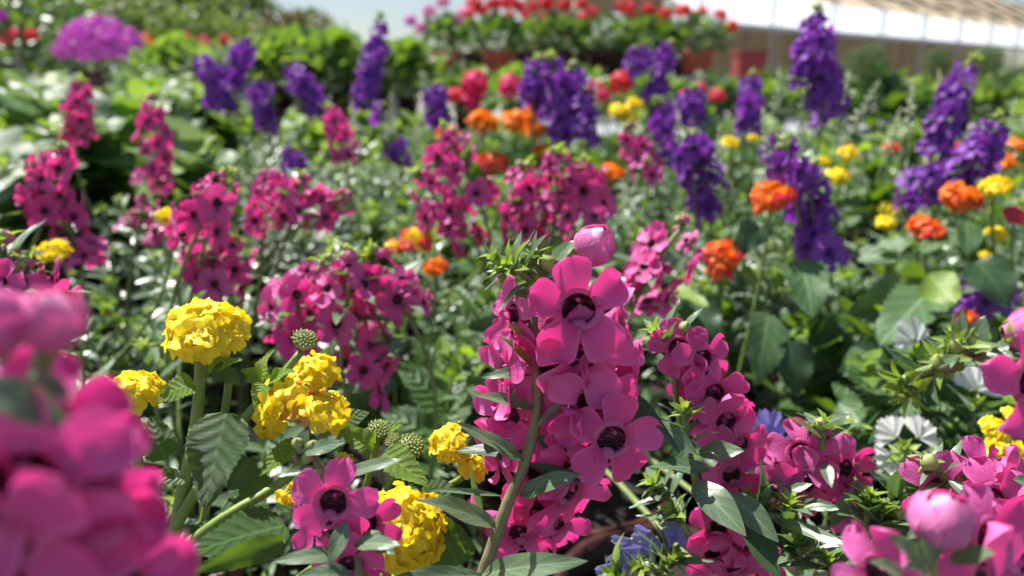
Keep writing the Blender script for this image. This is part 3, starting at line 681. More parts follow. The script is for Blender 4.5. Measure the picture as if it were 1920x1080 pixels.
# F: the yellow lantana
F = pot_plant('potted_lantana', -.125, .19, 'yellow lantana in sharp focus with domed heads and wrinkled serrated leaves', 'lantana')
Yl = ['yellow_petal', 'yellow_petal', 'wilt_petal', 'yellow_petal']
def hhead(e, px, py, d, wpx, axis, mats, n=40, sp=1.8, fl=.34): return lant_head(e, P(px, py, d), axis, wpx * d / FPX, mats, n, sp, fl)
hhead(F, 388, 608, .232, 148, (.05, -.22, 1), ['yellow_petal'], 58, 1.95, .30)
hhead(F, 250, 726, .226, 104, (.1, -.1, 1), ['yellow_petal'], 34, 1.9, .32)
hhead(F, 592, 692, .246, 92, (.2, -.1, 1), ['yellow_petal'], 26, 1.7, .36)
hhead(F, 525, 752, .228, 120, (-.5, -.45, .8), Yl, 22, 1.5, .42)
hhead(F, 610, 766, .226, 92, (.4, -.3, .9), Yl, 20, 1.6, .42)
hhead(F, 838, 826, .225, 78, (-.2, -.5, .8), ['yellow_petal'], 24, 1.7, .36)
hhead(F, 885, 868, .226, 66, (.4, -.3, .9), ['yellow_petal'], 20, 1.7, .36)
hhead(F, 762, 990, .208, 165, (.45, -.62, .55), ['yellow_petal'], 66, 1.75, .27)
hhead(F, 540, 932, .212, 46, (-.2, -.5, -.6), Yl, 9, 1.2, .6); hhead(F, 500, 808, .228, 48, (-.2, -.5, -.6), Yl, 9, 1.3, .55); hhead(F, 645, 862, .226, 36, (0, -.4, 1), ['yellow_petal'], 10, 1.7, .4)
def lbud(e, px, py, d, wpx, axis=(.2, -.3, 1)): obj('bud_head', LBUD, e, faceframe(P(px, py, d), axis, ru(0, 6), wpx * d / FPX / 2))
lbud(F, 570, 640, .228, 50, (.35, -.35, 1)); lbud(F, 710, 808, .23, 46); lbud(F, 770, 840, .226, 52, (.3, -.6, .8)); lbud(F, 735, 825, .228, 34, (-.4, -.4, .9))
for pix, r0, r1 in [([(258, 1000, .235), (258, 860, .23), (250, 745, .226)], .0022, .0016), ([(335, 960, .225), (368, 790, .23), (378, 650, .232)], .0023, .0017), ([(400, 880, .235), (422, 770, .236), (432, 690, .238)], .0015, .0012),
                    ([(300, 1040, .222), (350, 950, .224), (440, 810, .23), (520, 715, .229), (565, 660, .228)], .0024, .0012), ([(320, 1045, .215), (420, 970, .214), (540, 895, .222), (620, 800, .228)], .0019, .0013), ([(700, 960, .235), (735, 900, .228), (770, 850, .226)], .0014, .001), ([(690, 900, .235), (700, 860, .232), (710, 815, .23)], .0012, .001),
                    ([(720, 1080, .23), (760, 1030, .222), (762, 1000, .214)], .0016, .0014), ([(800, 930, .24), (860, 900, .232), (880, 880, .226)], .0012, .001)]:
    hstem(F, pix, r0, r1, 'stem_lantana')
FR = Vector((0, -1, .25))
for b, t, d0, d1, wd, k, up in [((425, 775), (378, 955), .216, .205, 112, 'lantana', Vector((.1, -1, .3))), ((535, 985), (352, 1032), .21, .192, 104, 'lantana', Vector((-.1, -.62, 1))), ((530, 1015), (352, 1075), .2, .186, 50, 'lantana', Vector((.3, -.8, .4))),
      ((365, 720), (292, 742), .222, .215, 52, 'lantana_young', None), ((390, 700), (450, 668), .228, .224, 34, 'lantana_young', None), ((400, 690), (455, 720), .225, .228, 40, 'lantana', None), ((345, 900), (282, 885), .218, .21, 36, 'lantana', None), ((470, 860), (425, 920), .225, .222, 60, 'lantana', None),
      ((500, 930), (445, 870), .235, .23, 66, 'lantana', Vector((0, -1, .1))), ((560, 830), (480, 890), .224, .218, 44, 'lantana_young', None), ((700, 840), (640, 800), .226, .222, 46, 'lantana_young', None), ((720, 850), (800, 905), .224, .214, 60, 'lantana_young', None), ((690, 830), (750, 790), .232, .228, 40, 'lantana_young', None),
      ((860, 1060), (810, 960), .225, .22, 90, 'lantana', FR), ((790, 930), (870, 930), .23, .225, 66, 'lantana', None), ((500, 720), (455, 690), .232, .228, 40, 'lantana_young', None), ((490, 715), (500, 655), .23, .226, 40, 'lantana_young', None), ((505, 715), (545, 690), .228, .224, 34, 'lantana_young', None), ((495, 720), (475, 760), .226, .222, 34, 'lantana_young', None),
      ((620, 800), (690, 770), .24, .238, 46, 'lantana', None), ((310, 1000), (235, 970), .21, .2, 42, 'lantana', None), ((560, 1000), (640, 1060), .225, .21, 70, 'lantana', None), ((440, 1000), (370, 980), .236, .23, 60, 'lantana', None), ((390, 900), (430, 800), .25, .25, 80, 'lantana', None), ((700, 1080), (640, 1010), .24, .23, 70, 'lantana', None), ((440, 930), (500, 1000), .25, .24, 80, 'lantana', None), ((310, 860), (280, 780), .25, .25, 70, 'lantana', None)]:
    hleaf(F, b, t, d0, d1, wd, k, up)

# H, I: fan flowers
def fan_petal(mat): return one('petal', grid(4, 5, lambda u, t: ((u * 2 - 1) * .17 * (.5 + 1.1 * t) * (1 if t < .8 else (1.05 - (t - .8) * 3.2)), t * (1 - .12 * (1 - abs(u * 2 - 1)) * (t > .9)), -.12 * t * t + .05 * abs(u * 2 - 1))), mat)
FAN = {k: [fan_petal(k) for _ in range(3)] for k in ('white_petal', 'blue_petal')}
_mb = MB(); _mb.add(lathe_geo([(.03, -.5), (.07, -.2), (.16, .0), (.1, .06), (.01, .08)], 8), None, 0); FANC = _mb.mesh('flower', ['bud_green'])
def fan_flower(e, p, face, size, col, roll, spread=150, n=5):
    M = faceframe(p, face, roll, size); f = obj('flower', FANC, e, M @ Matrix.Scale(.8, 4))
    for i in range(n):
        a = R(-spread / 2 + spread * i / (n - 1)) + ru(-.06, .06)
        obj('petal', rng.choice(FAN[col]), f, M @ Matrix.Rotation(a, 4, 'Z') @ Matrix.Rotation(ru(-.1, .25), 4, 'X') @ Matrix.Translation((0, .06, 0)))
H = pot_plant('potted_fan_flower', .20, .36, 'white fan flower with petals ringed round a green centre', 'fan flower')
for k in range(4):
    a = R(45 + 90 * k); c = P(1700 + 30 * math.cos(a), 838 - 26 * math.sin(a), .33)
    fan_flower(H, c, (0, -.8, .6), .0095, 'white_petal', a - math.pi / 2, 130, 6)
nsh(H, (1700, 900), (1698, 840), .332, .322, 2, .012, .01, 16, .008, ('angel_young',) * 3)
for x, y in ((1715, 640), (1830, 730), (1690, 1085), (1860, 865)): fan_flower(H, P(x, y, .36), (ru(-.4, .4), -.8, .5), .012, 'white_petal', ru(-1, 1), 160, 6)
for b, t in [((1700, 960), (1690, 860)), ((1800, 900), (1830, 760)), ((1720, 760), (1715, 660)), ((1640, 900), (1600, 800)), ((1860, 960), (1850, 850)), ((1760, 900), (1790, 800))]:
    nsh(H, b, t, .36, None, 5, .028, .02, 8, .012, ('angel_shade', 'angel', 'angel_young'))
I = pot_plant('potted_fan_flower', .11, .07, 'lavender blue fan flower trailing over the maroon pot', 'fan flower')
for x, y, r in ((1165, 1030, -2.6), (1185, 1012, 2.8), (1205, 1020, 3.3), (1222, 1000, 2.4), (1250, 990, -2.0), (1275, 985, 2.2), (1150, 1055, 3)):
    fan_flower(I, P(x, y, .255), (ru(-.5, .5), -.9, ru(.0, .4)), .0068, 'blue_petal', r, 140, 5)
hstem(I, [(1240, 1200, .2), (1250, 1090, .24), (1230, 1010, .262), (1170, 1020, .262)], .0013, .0008)
for b, t in [((1260, 1079), (1200, 1060)), ((1240, 1085), (1260, 1045)), ((1180, 1090), (1150, 1075)), ((1290, 1000), (1260, 960))]: nsh(I, b, t, .25, None, 4, .016, .012, 10, .01, ('angel', 'angel_young', 'angel_young'))
for x, y in ((1455, 840), (1440, 815)): fan_flower(I, P(x, y, .33), (0, -.9, .3), .011, 'blue_petal', ru(-1, 1))

# ================================================================== PLANTS FURTHER IN
Lp, Lo, La, Lr = ['yellow_petal'], ['amber_petal', 'orange_petal', 'rose_petal'], ['amber_petal', 'amber_petal', 'orange_petal'], ['yellow_petal', 'rose_petal', 'rose_petal']
OR = ['orange_petal', 'orange_petal', 'rose_petal']
PL = [  # kind, label, depth, flowers
 ('pink', 'pink angelonia with two slim upright spikes in front of broad pale leaves', .72, [((150, 155), (142, 262)), ((287, 178), (290, 340))]),
 ('pink', 'pink angelonia with one thick dark magenta spike over a yellow lantana head', .50, [((112, 278), (85, 400)), ((120, 350), (155, 490))]),
 ('pink', 'magenta angelonia spike hanging in ragged clumps behind the domed yellow lantana head', .45, [((425, 330), (360, 460)), ((390, 420), (360, 545)), ((440, 450), (420, 540))]),
 ('pink', 'pink angelonia bowed sideways into a low arch of crowded flowers', .50, [((500, 325), (495, 425)), ((565, 335), (545, 415)), ((645, 370), (590, 405))]),
 ('pink', 'single short pink angelonia spike standing among purple ones', .75, [((618, 205), (645, 300))]),
 ('pink', 'pink angelonia with two slanting spikes below orange lantana', .52, [((785, 325), (885, 450)), ((838, 250), (895, 365))]),
 ('pink', 'wide clump of three pink angelonia spikes with many dark throats', .50, [((980, 315), (972, 450)), ((1040, 288), (1035, 455)), ((1098, 305), (1095, 425))]),
 ('pink', 'pink angelonia spike leaning beside a small amber lantana head', .65, [((1180, 238), (1225, 340))]),
 ('pink', 'pink angelonia spike slanting toward the orange-red lantana head', .38, [((1285, 418), (1195, 560))]),
 ('pink', 'spreading pink angelonia with loose flower clumps behind yellow lantana', .37, [((605, 490), (545, 640)), ((655, 480), (640, 610)), ((700, 480), (765, 590)), ((715, 628), (665, 715))]),
 ('pink', 'pink angelonia hidden behind the large blurred flowers', .30, [((-5, 460), (5, 560)), ((50, 510), (55, 600))]),
 ('pink', 'short dark pink angelonia tuft next to a small yellow head', .55, [((270, 375), (258, 435))]),
 ('purple', 'purple angelonia with crooked spikes below the pale trees', 1.0, [((362, 105), (425, 200)), ((468, 70), (395, 195)), ((485, 150), (505, 245))]),
 ('purple', 'purple angelonia with a slanting spike and a separate low tuft', .95, [((540, 118), (600, 215)), ((552, 280), (550, 322))]),
 ('purple', 'solitary tall slim purple angelonia spike against pale sky', 1.05, [((712, 28), (680, 205))]),
 ('purple', 'low purple angelonia tufts among grey-green leaves', .95, [((738, 258), (750, 305)), ((825, 160), (815, 235)), ((715, 200), (715, 225))]),
 ('purple', 'dense bundle of purple angelonia spikes in front of clay pots', .78, [((1005, 112), (1000, 195)), ((1035, 105), (1062, 262)), ((1072, 125), (1098, 265))]),
 ('purple', 'purple angelonia with a pair of spreading spikes beside red geranium', 1.0, [((1255, 80), (1222, 185)), ((1190, 95), (1205, 150))]),
 ('purple', 'thin purple angelonia spikes rising through silvery buds', .85, [((1300, 165), (1300, 235)), ((1235, 190), (1258, 300))]),
 ('purple', 'purple angelonia spike in front of the blue-grey pot', .9, [((1408, 140), (1395, 258)), ((1455, 250), (1450, 300))]),
 ('purple', 'tallest purple angelonia spike reaching up over the white greenhouse eave', .64, [((1532, 22), (1515, 155)), ((1545, 120), (1540, 215))]),
 ('purple', 'purple angelonia with wide-open flowers behind the slanting pink spike', .58, [((1292, 255), (1300, 330)), ((1315, 290), (1330, 395))]),
 ('purple', 'dark purple angelonia spike hanging beside orange lantana', .53, [((1520, 310), (1530, 475)), ((1470, 270), (1480, 330))]),
 ('purple', 'purple angelonia spike slanting before the tan greenhouse wall', .66, [((1822, 115), (1755, 290))]),
 ('purple', 'purple angelonia with loose broad spikes above orange and yellow lantana', .58, [((1868, 222), (1790, 345)), ((1745, 310), (1710, 395))]),
 ('purple', 'small purple angelonia spike nearly hidden by broad green leaves', .50, [((1838, 525), (1848, 595))]),
 ('lantana', 'amber orange lantana with several heads around a purple tuft', .80, [((908, 222), 62, La), ((968, 222), 62, La), ((1000, 208), 48, La), ((1022, 282), 48, La), ((925, 300), 58, OR), ((835, 245), 42, OR), ((1000, 240), 50, La)]),
 ('lantana', 'orange lantana with two bright heads beside the dark purple spike', .50, [((1448, 362), 92, Lo), ((1355, 470), 82, OR), ((1350, 500), 60, OR)]),
 ('lantana', 'salmon orange and yellow lantana growing over broad leaves', .52, [((1808, 365), 86, Lo), ((1738, 425), 76, OR), ((1868, 345), 56, Lp), ((1905, 400), 50, ['rose_petal'])]),
 ('lantana', 'amber lantana with one small round head', .68, [((1146, 320), 48, La)]),
 ('lantana', 'orange lantana with small scattered heads behind purple spikes', .9, [((1885, 300), 46, La), ((1790, 275), 34, OR), ((1672, 275), 32, OR), ((1910, 270), 40, La)]),
 ('lantana', 'lantana with one pink and yellow head under broad leaves', .44, [((1815, 592), 42, ['amber_petal', 'rose_petal'])]),
 ('lantana', 'yellow lantana with two flat heads in front of the dark magenta spike', .44, [((98, 468), 66, Lp), ((315, 402), 46, Lp)]),
 ('lantana', 'lemon yellow lantana beside a red geranium', .85, [((1160, 205), 40, Lp), ((1190, 192), 34, Lp), ((1180, 218), 36, Lp)]),
 ('lantana', 'yellow lantana with pale pink heads among silvery buds', .72, [((1592, 285), 42, Lp), ((1575, 328), 46, Lp), ((1370, 265), 36, Lp), ((1412, 257), 22, Lp), ((1540, 300), 28, Lp)]),
 ('lantana', 'thin yellow lantana heads stacked on a slender stem', .6, [((1668, 390), 42, Lp), ((1662, 414), 38, Lp), ((1870, 435), 40, Lp), ((1850, 478), 24, Lp)]),
 ('lantana', 'yellow lantana with plump heads beside the white fan flower', .30, [((1890, 850), 92, Lp), ((1868, 800), 60, Lp), ((1900, 775), 40, Lp)]),
 ('lantana', 'red-pink lantana with yellow centres between pink angelonia clumps', .50, [((778, 445), 70, Lr), ((815, 497), 50, La), ((740, 460), 40, Lr)]),
]
HERO = [A, B, C, D, E, G, F, H, I]
bases = []
for kind, lab, d, fl in PL:
    ps = [P(*(f[1] if kind != 'lantana' else f[0]), d) for f in fl]
    c = sum(ps, Vector()) / len(ps); bases.append(Vector((c.x + ru(-.01, .01), c.y + .02 + ru(0, .02), 0)))
fixed = [WM[h.name].translation.to_2d().to_3d() for h in HERO]
def ok_pos(p):
    return p
for it in range(200):
    for i, p in enumerate(bases):
        for q in bases[:i] + bases[i + 1:] + fixed:
            dv = p - q
            if dv.length < .137: p += (dv.normalized() if dv.length > 1e-4 else Vector((1, 0, 0))) * (.137 - dv.length) * .5
        p.y = min(1.95, p.y)
CANOPY = [(.3, -.15), (.4, -.135), (.5, -.125), (.7, -.11), (1.0, -.10), (1.5, -.09), (3, -.09)]
def canopy(d):
    for (a, za), (b, zb) in zip(CANOPY, CANOPY[1:]):
        if d <= b: return 1 + za + (zb - za) * max(0, d - a) / (b - a)
    return .91
def fill(e, key, n, d, rad=.075, zj=(.0, .05), s=1., hmax=None):
    c = WM[e.name].translation; top = hmax or canopy(d)
    for i in range(n):
        a = ru(0, 6.28); r = rad * math.sqrt(ru(.02, 1)); p = Vector((c.x + r * math.cos(a), c.y + r * math.sin(a), 0))
        z = top - ru(*zj) - .14 * s
        far_shoot(e, Vector((p.x, p.y, z)), key, s * ru(.85, 1.15), (-math.sin(a) * ru(0, .5), math.cos(a) * ru(0, .5)))
        if z > SOIL + .02:
            q = Vector((p.x, p.y, z))
KN = {'pink': ('potted_angelonia', 'angelonia'), 'purple': ('potted_angelonia', 'angelonia'), 'lantana': ('potted_lantana', 'lantana')}
MID = []
for (kind, lab, d, fl), b in zip(PL, bases):
    e = pot_plant(KN[kind][0], b.x, b.y, lab, KN[kind][1]); MID.append(e)
    if kind == 'lantana':
        for c, wpx, mats in fl:
            dd = d * ru(.97, 1.03); q = P(c[0], c[1], dd)
            stem_to(e, q - Vector((0, 0, .008)), (0, 0, 1), .0015, .001, mat='stem_lantana')
            lant_head(e, q, (ru(-.3, .3), -.35, 1), wpx * dd / FPX * .92, mats, 22 if d < .6 else 15, 1.5, .42 if d < .6 else .5, .40)
        fill(e, 'lantana', 9 if d > .42 else 3, d, .075, (.01, .06), .85)
    else:
        fs = .019 if kind == 'pink' else .0215
        for t, bt in fl:
            if d > 1.2: far_spike(e, t, bt, d, kind)
            else: spike(e, t, bt, d * ru(.97, 1.03), kind, fs, tipkey='angel_young', dens=1.15 if kind == 'purple' else 1.)
        fill(e, 'angel' if kind == 'pink' else rng.choice(('silver', 'angel')), 15 if d > .42 else 6, d, .085, (.0, .07), .85)

# broad leaves of the orange lantana bed
O2 = MID[27]; O3 = MID[28]
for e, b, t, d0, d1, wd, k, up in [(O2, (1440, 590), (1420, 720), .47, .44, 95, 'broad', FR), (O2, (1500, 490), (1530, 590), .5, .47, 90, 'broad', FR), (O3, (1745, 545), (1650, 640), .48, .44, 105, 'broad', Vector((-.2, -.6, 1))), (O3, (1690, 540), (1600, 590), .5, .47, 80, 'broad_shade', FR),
     (O3, (1740, 515), (1800, 575), .46, .44, 75, 'lime', Vector((.3, -.9, -.5))), (O3, (1830, 490), (1900, 570), .47, .45, 90, 'broad_shade', FR), (O3, (1810, 415), (1820, 475), .5, .48, 58, 'broad', FR), (O3, (1600, 650), (1690, 730), .46, .44, 110, 'broad_shade', FR), (O2, (1400, 500), (1415, 540), .5, .49, 40, 'lime', FR),  # first leaf here: its back-lit tone is painted in with the lime material
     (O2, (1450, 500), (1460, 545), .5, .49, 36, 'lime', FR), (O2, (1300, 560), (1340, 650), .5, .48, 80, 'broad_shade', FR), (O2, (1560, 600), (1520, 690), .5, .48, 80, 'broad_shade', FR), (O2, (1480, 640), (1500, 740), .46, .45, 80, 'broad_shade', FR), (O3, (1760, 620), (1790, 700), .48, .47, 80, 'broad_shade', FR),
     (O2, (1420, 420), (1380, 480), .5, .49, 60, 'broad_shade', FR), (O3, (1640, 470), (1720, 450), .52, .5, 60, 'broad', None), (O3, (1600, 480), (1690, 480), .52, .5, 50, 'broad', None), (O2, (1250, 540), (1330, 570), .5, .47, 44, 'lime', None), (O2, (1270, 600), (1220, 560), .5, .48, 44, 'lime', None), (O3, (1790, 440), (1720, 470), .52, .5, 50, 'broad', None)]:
    hleaf(e, b, t, d0, d1, wd, k, up)

# pale budding stalks rising out of the purple plants
plain('bud_pale', (.34, .40, .24), (.55, .58, .42), .45, 150)
def bud_stalk_mesh():
    mb = MB(); mb.add(tube_geo([Vector((0, 0, -.05)), Vector((0, 0, .1))], .0011, 5), None, 0)
    for i in range(26):
        t = i / 26; a = i * 2.4; o = Vector((math.cos(a), math.sin(a), .5)); sz = .0065 * (1.1 - .7 * t) * ru(.8, 1.3)
        mb.add(bud_geo(), faceframe(Vector((0, 0, .1 * t)) + o * sz * .5, o, 0, sz), 1)
        if i % 3 == 0 and t < .7: mb.add(rng.choice(LG['angel']), frame(Vector((0, 0, .1 * t)), o, Vector((0, 0, 1)), ru(.012, .022)), 2)
    return mb.mesh('bud_stalk', ['stem', 'bud_pale', 'silver_leaf'])
BST = [bud_stalk_mesh() for _ in range(4)]
for idx, d, tp, bt in [(19, .85, (1462, 125), (1455, 215)), (20, .66, (1592, 130), (1575, 240)), (20, .7, (1650, 150), (1600, 235)), (23, .7, (1712, 145), (1705, 260)), (23, .68, (1690, 200), (1660, 290)), (24, .62, (1905, 185), (1880, 280)), (22, .56, (1495, 235), (1500, 300)), (22, .58, (1430, 200), (1440, 300)), (21, .6, (1350, 230), (1345, 310)), (18, .8, (1270, 205), (1275, 290)),
                       (15, .9, (790, 190), (780, 270)), (15, .95, (660, 190), (668, 280)), (14, 1.0, (735, 170), (730, 240)), (13, .95, (620, 175), (615, 235)), (16, .78, (1120, 150), (1110, 240)), (23, .7, (1760, 130), (1770, 210)), (24, .6, (1700, 300), (1690, 380)), (20, .64, (1500, 160), (1510, 250))]:
    q = P(*bt, d); p = P(*tp, d)
    obj('bud_stalk', rng.choice(BST), MID[idx], faceframe(q, p - q, ru(0, 6), (p - q).length / .1))

# ---- leafy plants without flowers between them
allb = [Vector((WM[e.name].translation.x, WM[e.name].translation.y, 0)) for e in HERO + MID]
SHORT = ['the two slim pink spikes', 'the thick dark magenta spike', 'the ragged magenta spikes', 'the low pink arch', 'the single short pink spike', 'the two slanting pink spikes', 'the wide pink clump', 'the leaning pink spike', 'the pink spike slanting to orange', 'the spreading pink clumps', 'the hidden pink plant', 'the short dark pink tuft',
         'the crooked purple spikes', 'the slanting purple spike and low tuft', 'the solitary slim purple spike', 'the low purple tufts', 'the dense purple bundle', 'the spreading pair of purple spikes', 'the thin purple spikes', 'the purple spike before blue-grey pot', 'the tallest purple spike', 'the wide-open purple flowers', 'the dark hanging purple spike', 'the purple spike slanting before greenhouse', 'the loose broad purple spikes', 'the small hidden purple spike',
         'the amber heads round purple tuft', 'the two bright orange heads', 'the salmon and yellow heads', 'the one small amber head', 'the scattered small orange heads', 'the one pink and yellow head', 'the two flat yellow heads', 'the lemon yellow lantana', 'the yellow lantana among silvery buds', 'the stacked thin yellow heads', 'the plump yellow heads', 'the red-pink lantana']
FILLER = {'angel': ('potted_angelonia', 'leafy angelonia with starry tips, no flowers,', 'angelonia', 'leafy angelonias between the flowering pots'),
          'silver': ('potted_angelonia', 'grey-green angelonia with small pale buds', 'angelonia', 'budding angelonias between the purple spikes'),
          'lantana': ('potted_lantana', 'flowerless lantana with serrated leaves', 'lantana', 'leafy lantanas between the flowering pots'),
          'lobed': ('potted_squash', 'broad-leaved plant with lobed leaves', 'potted plant', 'broad-leaved plants behind the pink spikes'),
          'lime': ('potted_coleus', 'bright lime green leafy plant', 'potted plant', 'lime green plants at the back of the bench')}
yy = .42; row = 0
while yy < 1.95:
    sp = .145 if yy < 1.1 else .2
    xm = .72 * yy + .12; nx = int(2 * xm / sp)
    for i in range(nx + 1):
        p = Vector((-xm + sp * (i + (row % 2) * .5) + ru(-.01, .01), yy + ru(-.01, .01), 0))
        if min((p - q).length for q in allb) < .134: continue
        u = p.x / p.y
        if yy > .72 and u < -.36: key = 'lobed'
        elif yy > 1.3: key = rng.choice(('lime', 'silver', 'lantana')) if -.35 < u < -.05 else ('lantana' if u < .2 else rng.choice(('silver', 'lantana', 'lime')))
        elif u > .12: key = rng.choice(('silver', 'lantana', 'silver', 'angel'))
        else: key = rng.choice(('angel', 'angel', 'silver', 'lantana'))
        nm, lab, cat, grp = FILLER[key]
        near = min(range(len(bases)), key=lambda k: (bases[k] - p).length)
        e = pot_plant(nm, p.x, p.y, lab + ' beside ' + SHORT[near], cat, grp); allb.append(p)
        hm = canopy(yy) + (.045 if key == 'lobed' else .02 if key == 'lime' else 0)
        fill(e, key, (12 if key in ('angel', 'silver') else 8) if yy < .95 else 7, yy, .08 if yy < 1.1 else .11, (0, .07), 1. if yy < 1 else 1.2, hm)
    yy += sp * .95; row += 1

# ================================================================== BACK OF THE BENCH: geraniums
def umbel_mesh(mat, n=26):
    mb = MB()
    for i in range(n):
        z = 1 - 1.55 * (i + .5) / n; a = i * 2.4; s = math.sqrt(1 - z * z); dv = Vector((s * math.cos(a), s * math.sin(a), z))
        M = faceframe(dv * ru(.75, 1), dv + rvec() * .3, ru(0, 6), .38)
        for k in range(5): mb.add(grid(2, 2, lambda u, v: ((u * 2 - 1) * .45 * petalprof(v * .93), v, .1 * v)), M @ Matrix.Rotation(k * 1.257, 4, 'Z'), 0)
    return mb.mesh('flower_head', [mat])
UMB = {k: [umbel_mesh(k) for _ in range(3)] for k in ('red_petal', 'hot_petal', 'white_petal', 'paler_pink', 'mauve_petal', 'rose_petal')}
def bush_mesh(n, leaf, mats, rx, rz, size, up=.4, name='foliage', low=-.3):
    mb = MB()
    for i in range(n):
        dv = rvec(); 
        while dv.z < low: dv = rvec()
        r = ru(.35, 1.) ** .6
        p = Vector((dv.x * rx * r, dv.y * rx * r, dv.z * rz * r)); o = (dv + Vector((0, 0, up)) + rvec() * .7)
        mb.add(rng.choice(LG[leaf]), frame(p, o, Vector((0, 0, 1)) + rvec() * .5, size * ru(.6, 1.25)), rng.randrange(len(mats)))
    return mb.mesh(name, mats)
GERF = [bush_mesh(170, 'lobed', ['shade_leaf', 'lantana_leaf', 'broad_leaf'], .15, .10, .05, low=-.5) for _ in range(3)]
def geranium(x, y, z, label, heads, pot, ps=1., fol=None, fs=1., name='potted_geranium', cat='geranium', ph=.20, group=None):
    e = empty(name, (x, y, z)); tag(e, label, cat, group)
    obj('pot', pot, e, Matrix.Translation((x, y, z)) @ Matrix.Scale(ps, 4))
    c = Vector((x, y, z + ph * ps + .045 * fs))
    obj('foliage', fol or rng.choice(GERF), e, Matrix.Translation(c) @ Matrix.Rotation(ru(0, 6), 4, 'Z') @ Matrix.Scale(fs, 4), 'stuff')
    for q, s, mat in heads:
        st = bake('stem', [(tube_geo(bez(c, c + Vector((0, 0, .06 * fs)), q - Vector((0, 0, .05 * fs)), q, 5), .002 * fs, 5), None, 0)], ['stem'], e)
        obj('flower_head', rng.choice(UMB[mat]), e, faceframe(q, Vector((ru(-.3, .3), -.3, 1)), ru(0, 6), s / 2))
    return e
def near_ger(px, d, label, hs, fol=None):
    b = P(px, 300, d); heads = [(P(x, y, d * ru(.97, 1.03)), wp * .8 * d / FPX, m) for x, y, wp, m in hs]
    p = Vector((b.x, b.y, 0))
    for it in range(60):
        for q in allb:
            dv = p - q
            if dv.length < .15: p += dv.normalized() * (.15 - dv.length)
    allb.append(p)
    return geranium(p.x, min(p.y, 1.97), BENCH_Z, label, heads, POT, 1.0, None, .8)
near_ger(900, 1.35, 'hot pink geranium with three round heads below the clay pots', [(890, 160, 66, 'hot_petal'), (958, 165, 58, 'hot_petal'), (885, 192, 44, 'hot_petal'), (850, 180, 40, 'rose_petal')])
near_ger(1150, 1.4, 'red geranium with one bright round head beside purple spikes', [(1165, 156, 56, 'red_petal'), (1112, 168, 50, 'rose_petal'), (1130, 180, 30, 'hot_petal')])
near_ger(1330, 1.6, 'small pink geranium by the bench rail', [(1312, 168, 34, 'hot_petal'), (1345, 180, 36, 'rose_petal'), (1285, 180, 30, 'hot_petal')])

# second bench with the blue-grey pot and lime shrubs
bench(-1.9, 2.6, 2.35, 3.3, .82, 'second grey bench behind the main flower bench', 'metal_grey', .16)
GP = pot_mesh('pot_grey', .07, .15); CP = pot_mesh('pot_clay', .105, .18); CPD = pot_mesh('pot_maroon', .105, .18)
LIMEB = [bush_mesh(190, 'lantana', ['lime_leaf', 'broad_leaf', 'silver_leaf', 'broad_leaf'], .2, .16, .09) for _ in range(2)]
DARKB = [bush_mesh(220, 'lantana', ['shade_leaf', 'lantana_leaf', 'shade_leaf'], .2, .2, .08) for _ in range(2)]
BRZ = [bush_mesh(240, 'angel', ['bronze_leaf', 'tree_leaf', 'bronze_leaf'], .25, .25, .14)]
PALEB = [bush_mesh(200, 'lantana', ['broad_leaf', 'silver_leaf', 'lime_leaf'], .2, .16, .08)]
def bush(px, py, d, z, label, fol, s, name='potted_shrub', cat='shrub', pot=None, ps=1., heads=(), group=None):
    "shrub in a pot on a surface of height z, its foliage centred near the photo pixel"
    c = P(px, py, d); e = empty(name, (c.x, c.y, z)); tag(e, label, cat, group)
    h = max(.08, c.z - .1 * s - z)
    obj('pot', pot or POT, e, Matrix.Translation((c.x, c.y, z)) @ Matrix.Scale(ps, 4))
    bake('stem', [(tube_geo([Vector((c.x, c.y, z + .15 * ps)), c], .006 * s, 6), None, 0)], ['bark'], e)
    obj('foliage', rng.choice(fol), e, Matrix.Translation(c) @ Matrix.Rotation(ru(0, 6), 4, 'Z') @ Matrix.Scale(s, 4), 'stuff')
    for x, y, wp, m in heads:
        obj('flower_head', rng.choice(UMB[m]), e, faceframe(P(x, y, d - .12 * s), (0, -.4, 1), ru(0, 6), wp * d / FPX / 2))
    return e
bush(1330, 185, 2.55, .82, 'leafy plant in a blue-grey pot on the second bench', GERF, .7, 'potted_geranium', 'geranium', GP, .9)
for i, (px, py, d, s) in enumerate([(630, 150, 2.55, .85), (700, 165, 2.6, .7), (760, 150, 2.7, .75), (575, 130, 2.6, .7), (520, 150, 2.5, .7)]):
    bush(px, py, d, .82, 'bright lime green shrub on the second bench', LIMEB, s, 'potted_shrub', 'shrub', POT, .8, (), 'lime green shrubs on the second bench')
for i, (px, py, d, s) in enumerate([(440, 165, 2.45, .7), (330, 150, 2.5, .7), (870, 190, 2.6, .6), (960, 195, 2.5, .6), (1090, 195, 2.5, .6), (1220, 195, 2.6, .6)]):
    bush(px, py, d, .82, 'mixed green bedding plant on the second bench', PALEB, s, 'bedding_plant', 'plant', POT, .6, (), 'green bedding plants on the second bench')
bush(1650, 235, 1.85, BENCH_Z, 'dark leafy shrub behind the tallest purple spike', DARKB, .55, 'potted_shrub', 'shrub', POT, 1.)
bush(1450, 215, 2.6, .82, 'pale green bushy plant near the red bin', PALEB, .7, 'potted_shrub', 'shrub', POT, .8)
bush(1560, 190, 2.7, .82, 'mid green bush behind the tallest purple spike', DARKB, .5, 'potted_shrub', 'shrub', POT, .8)
for px, py, s in ((1720, 205, .55), (1800, 215, .5), (1880, 205, .6)):
    bush(px, py, 2.7, .82, 'low green bush in front of the tan greenhouse', PALEB, s, 'potted_shrub', 'shrub', POT, .7, (), 'low green bushes before the greenhouse')

